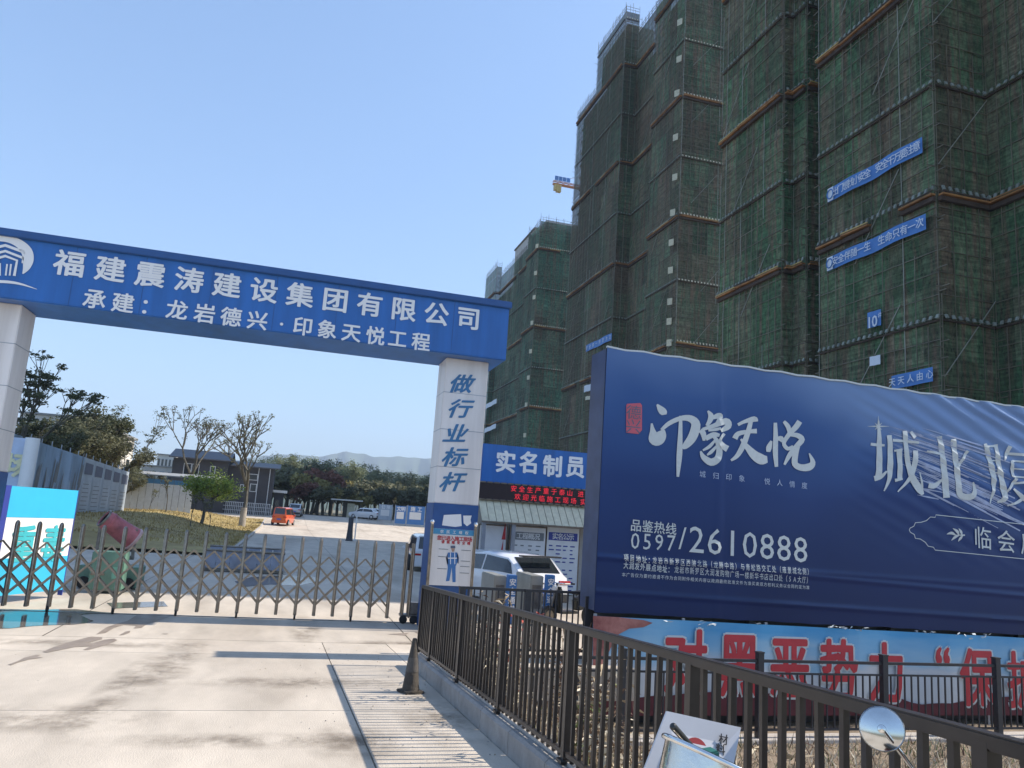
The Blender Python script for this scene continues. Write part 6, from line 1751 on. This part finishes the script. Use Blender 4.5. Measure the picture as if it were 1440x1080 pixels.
z90 = zpx(841,73,x=XT2); z83 = zpx(835,134,x=XT2); z81 = zpx(945,0,x=XT2)+1; z88 = zpx(908,24,x=xr881)
tower('second scaffolded tower with stepped roofline seen against the sky',
      [((XT2,y813),(XT2,y841),z83,1), ((XT2,y841),(XT2,y881),z90,1), ((XT2,y881),(xr881,y881),z90,1), ((xr881,y881),(xr881,y917+0.3),z88-1.4,1), ((XT2,y917),(XT2,yc2),z81+1.5,1), ((XT2,yc2),(XT2+10,yc2),z81+1.5,1)],
      [([(XT2+1.2,y813-.5),(XT2+1.2,y881+1.2),(XT2+22,y881+1.2),(XT2+22,y813-.5)], z83-1), ([(xr881+1.3,yc2+1.3),(xr881+1.3,y881+1),(XT2+22,y881+1),(XT2+22,yc2+1.3)], z81-1), ([(XT2+1.2,yc2+1.2),(XT2+1.2,y917-.8),(XT2+6,y917-.8),(XT2+6,yc2+1.2)], z81-1)],
      0.0, 2.6, 5.6, zb2, [z+dz2/2 for z in zb2], 1.6, MT['net_mid'])
m_ = MB(); m_.box(XT2+0.8, XT2+6.5, y881+0.6, y841-0.8, z90-9, z88+0.3)
tt = thing('roof_block', 'pale concrete roof block on top of the second tower', 'roof block', (XT2+3.6, y881+3, z90-9)); o = m_.build('wall', MT['pent_white'], tt); o.location = -Vector(tt.location)
XT3 = 54.0
yc3 = yat(759, XT3, 330)
zt3 = zpx(758,313,x=XT3); 
zb3 = [zpx(757,350,x=XT3), zpx(752,458,x=XT3), zpx(742,573,x=XT3)]
y743, y720, y705, y682 = yat(743,XT3,340), yat(722,XT3,335), yat(700,XT3,365), yat(683,XT3,405)
tower('farthest scaffolded tower between gateway and second tower',
      [((XT3,y682),(XT3,y705),zpx(690,385,x=XT3),1), ((XT3,y705),(XT3+1.5,y705),zpx(690,385,x=XT3),1), ((XT3+1.5,y705),(XT3+1.5,y743),zpx(738,354,x=XT3+1.5),1), ((XT3+1.5,y743),(XT3,y743),zt3,1), ((XT3,y743),(XT3,yc3),zt3-1,1), ((XT3,yc3),(XT3+17,yc3),zt3,1)],
      [([(XT3+3,yc3+1.3),(XT3+3,y682-1),(XT3+20,y682-1),(XT3+20,yc3+1.3)], zt3-7), ([(XT3+1.2,yc3+1.2),(XT3+1.2,y743-1),(XT3+18,y743-1),(XT3+18,yc3+1.2)], zt3-1)],
      0.0, 3.2, 5.8, zb3, [(zb3[0]+zb3[1])/2,(zb3[1]+zb3[2])/2], 2.2, MT['net_teal'])
tt = thing('roof_block', 'pale stepped roof block on the farthest tower', 'roof block', (XT3+6, y720, zt3-10))
m_ = MB(); zq = zpx(743,333,x=XT3+2); m_.box(XT3+1.9, XT3+9, y743+1, y720+4, zt3-10, zq); o = m_.build('wall', MT['pent_white'], tt); o.location = -Vector(tt.location)
m_ = MB(); m_.box(XT3+1.6, XT3+9.3, y743+.7, y720+4.3, zq, zq+0.4); o = m_.build('parapet', MT['slab_edge'], tt); o.location = -Vector(tt.location)
m_ = MB(); m_.box(XT3+2, XT3+16, yc3+1.5, yc3+12, zt3-3, zpx(790,316,y=yc3)+1.2); tag(m_.build('roof_parapet', MT['pent_white']), 'pale parapet above the front corner of the farthest tower', 'parapet')

# safety banners hung on the towers
def banner(label, txt, x, pa, pb_, h_px, emblem=True, mt='banner_blue', tmt='banner_white', grp=None):
    A_, B_ = P(pa[0],pa[1],x=x-0.35), P(pb_[0],pb_[1],x=x-0.35)      # A = far lower-left corner, B = near
    h = P(pa[0],pa[1]-h_px,x=x-0.35).z-A_.z
    t = thing('safety_banner', label, 'banner', A_, 0, grp)
    d_ = (B_-A_); m_ = MB(); n = 14; wv = 1.0 if d_.length > 4 else 0.15
    for k in range(n):
        a, b_ = d_*(k/n), d_*((k+1)/n); s0 = Vector((0.05*math.sin(k*1.1),0,0.05*math.sin(k*.7)))*wv; s1 = Vector((0.05*math.sin((k+1)*1.1),0,0.05*math.sin((k+1)*.7)))*wv
        m_.face([a+s0, b_+s1, b_+s1+Vector((0,0,h)), a+s0+Vector((0,0,h))])
    m_.build('cloth', MT[mt], t, smooth=True)
    if emblem:
        m_ = MB(); m_.face([d_*0.0+Vector((-.08,0,0.02)), d_*0.07+Vector((-.08,0,0.02)), d_*0.07+Vector((-.08,0,h*.98)), d_*0+Vector((-.08,0,h*.98))]); m_.build('emblem_patch', MT[tmt], t)
        c_ = d_*0.035+Vector((-.12,0,h*.5)); dn_ = d_.normalized()
        m_ = MB(); m_.tube([c_+dn_*math.cos(a)*h*.3+Vector((0,0,math.sin(a)*h*.33)) for a in [6.283*i/16 for i in range(17)]], 0.05, 4); m_.build('emblem_ring', MT[mt], t)
    if txt:
        s_ = 0.10 if emblem else 0.05; e_ = 0.96
        text('lettering', txt, d_*s_+Vector((0,0,h*.5)), d_*e_+Vector((0,0,h*.5)), h*0.66, MT[tmt], t, bold=0.01, off=(-.12,0,0), U=d_.normalized(), wid=1.0, split=False)
    return t
banner('upper long blue banner on the nearest tower', '出门想找小安全 安全千万要注意', XT, (1165,285), (1297,214), 19)
banner('lower long blue banner on the nearest tower', '安全伴随一生 生命只有一次', XT, (1164,382), (1302,322), 19)
banner('blue banner just above the top edge of the billboard', '天天人由心', XT, (1254,548), (1312,544-8), 19, emblem=False)
banner('small square blue plate reading 10# on the nearest tower', '', XT, (1220,462), (1239,457), 22, emblem=False)
o10 = [o for o in bpy.data.objects if o.get('label','').startswith('small square blue')][0]
A_ = P(1227,452,x=XT-0.45)-o10.location; A_.x = -0.12
text('lettering', '10', A_+Vector((0,0.30,0)), A_+Vector((0,-0.22,0)), 1.15, MT['banner_white'], o10, bold=0.015, off=(0,0,0), U=(0,-1,0), split=False)
text('lettering', '#', A_+Vector((0,-0.72,0.36)), A_+Vector((0,-0.73,0.36)), 0.55, MT['banner_white'], o10, off=(0,0,0), U=(0,-1,0), split=False)
banner('small white plate below the 10# plate on the nearest tower', '', XT, (1223,515), (1238,512), 13, emblem=False, mt='banner_white')
banner('blue banner on the second tower left of the billboard top', '安全第一预防为主', XT2, (824,495), (860,478), 9, emblem=False)
banner('short pale blue banner on the second tower, upper of two', '', XT2, (821,552), (836,547), 9, emblem=False, mt='banner_white')
banner('short cream banner on the second tower, lower of two', '', XT2, (823,563), (835,560), 5, emblem=False, mt='awning')
banner('short pale banner on the farthest tower, upper of two', '', XT3, (683,575), (698,567), 6, emblem=False, mt='banner_white')
banner('short pale banner on the farthest tower, lower of two', '', XT3, (681,609), (697,602), 6, emblem=False, mt='banner_white')
# corner plates
def plate(px, py, x, hpx, wpx, lb, grp):
    p_ = P(px, py, x=x-0.5); dd = (p_-CAM).dot(fw)/F_PX; h = hpx*dd; w_ = wpx*dd*1.6
    m_ = MB(); m_.add([(0,-w_/2,-h/2),(0,w_/2,-h/2),(0,w_/2,h/2),(0,-w_/2,h/2),(-.06,-w_/2,-h/2),(-.06,w_/2,-h/2),(-.06,w_/2,h/2),(-.06,-w_/2,h/2)], ((0,1,2,3),(7,6,5,4),(0,4,5,1),(1,5,6,2),(2,6,7,3),(3,7,4,0)))
    o = m_.build('floor_plate', MT['awning']); o.location = p_; o.rotation_euler = (0,0,R(30)); tag(o, lb, 'plate', grp)
for (px, py) in ((956,31),(955,83),(952,131),(950,193),(949,249),(946,299),(944,341),(943,380),(942,424),(941,452),(941,482)):
    plate(px, py, XT2, 9.5, 5, 'small white floor plate on the corner of the second tower', 'white floor plates on the corner of the second tower')
for (px, py) in ((755,346),(753,384),(751,418),(748,454),(746,494),(743,531),(740,569),(738,612)):
    plate(px, py, XT3, 6, 3, 'small white floor plate on the corner of the farthest tower', 'white floor plates on the corner of the farthest tower')

# ================================================================== TOWER CRANE (only its counter jib shows)
yk = 250.0
kl, kr = P(778, 256, y=yk), P(808, 248, y=yk); mz_ = kl.z
tc_ = thing('tower_crane', 'tower crane whose orange counter jib shows left of the second tower', 'crane', (kr.x+9, yk, 0.5))
o0 = Vector(tc_.location)
def lattice(m_, a, b_, s, n):
    a = Vector(a); b_ = Vector(b_); d_ = (b_-a); dn_ = d_.normalized(); u_ = Vector((0,1,0)); v_ = dn_.cross(u_).normalized()
    cs2 = [u_*s/2+v_*s/2, -u_*s/2+v_*s/2, -u_*s/2-v_*s/2, u_*s/2-v_*s/2]
    for c_ in cs2: m_.beam(a+c_, b_+c_, 0.16)
    for k in range(n):
        p_, q_ = a+d_*k/n, a+d_*(k+1)/n
        for i in range(4): m_.beam(p_+cs2[i], q_+cs2[(i+1)%4], 0.09); m_.beam(p_+cs2[i], p_+cs2[(i+1)%4], 0.09)
m_ = MB(); lattice(m_, (0,0,0), (0,0,mz_-0.5), 1.8, 36); m_.build('mast', MT['crane_yellow'], tc_)
L0 = kl.x-o0.x
m_ = MB(); lattice(m_, (L0,0,mz_-0.5), (0,0,mz_-0.5), 1.0, 8); m_.box(L0, 0, -.8, .8, mz_-1.3, mz_-1.0); m_.build('counter_jib', MT['crane_orange'], tc_)
m_ = MB(); lattice(m_, (0,0,mz_), (45,0,mz_), 1.3, 26); m_.build('jib', MT['crane_orange'], tc_)
m_ = MB(); lattice(m_, (0,0,mz_-.5), (0,0,mz_+6), 1.2, 5); m_.tube([(0,0,mz_+6),(L0+1,0,mz_)],0.06,5); m_.tube([(0,0,mz_+6),(30,0,mz_+.6)],0.06,5); m_.build('tie_frame', MT['crane_orange'], tc_)
for k in range(4):
    m_ = MB(); a = L0+0.3+k*1.5; m_.box(a, a+1.35, -.9, -.8, mz_+0.1, mz_+1.7); m_.build('sign_panel', MT['crane_blue'] if k != 3 else MT['banner_blue'], tc_)
m_ = MB()
for k in range(3): m_.box(L0+0.4+k*.9, L0+1.2+k*.9, -.7, .7, mz_-4.0+0.5*(k==0), mz_-1.0)
m_.build('counterweight', MT['crane_yellow'], tc_)
m_ = MB(); m_.box(0.8,2.4,-1,0.6,mz_-2.6,mz_-.6); m_.build('cab', MT['crane_orange'], tc_)

# ================================================================== HAZE
m_ = MB(); m_.box(-6400, 6400, -700, 6600, -2.8, 520)
hz = m_.build('haze', []) if False else m_.build('haze', MT['water'])
hz.data.materials.clear()
hm = bpy.data.materials.new('haze'); hm.use_nodes = True; N = hm.node_tree.nodes; N.clear()
pv = N.new('ShaderNodeVolumePrincipled'); pv.inputs['Color'].default_value = (0.68,0.82,1.0,1); pv.inputs['Density'].default_value = 0.00022
ou = N.new('ShaderNodeOutputMaterial'); hm.node_tree.links.new(pv.outputs[0], ou.inputs['Volume'])
hz.data.materials.append(hm); hz['kind'] = 'stuff'; hz['label'] = 'thin bluish haze over the whole place'
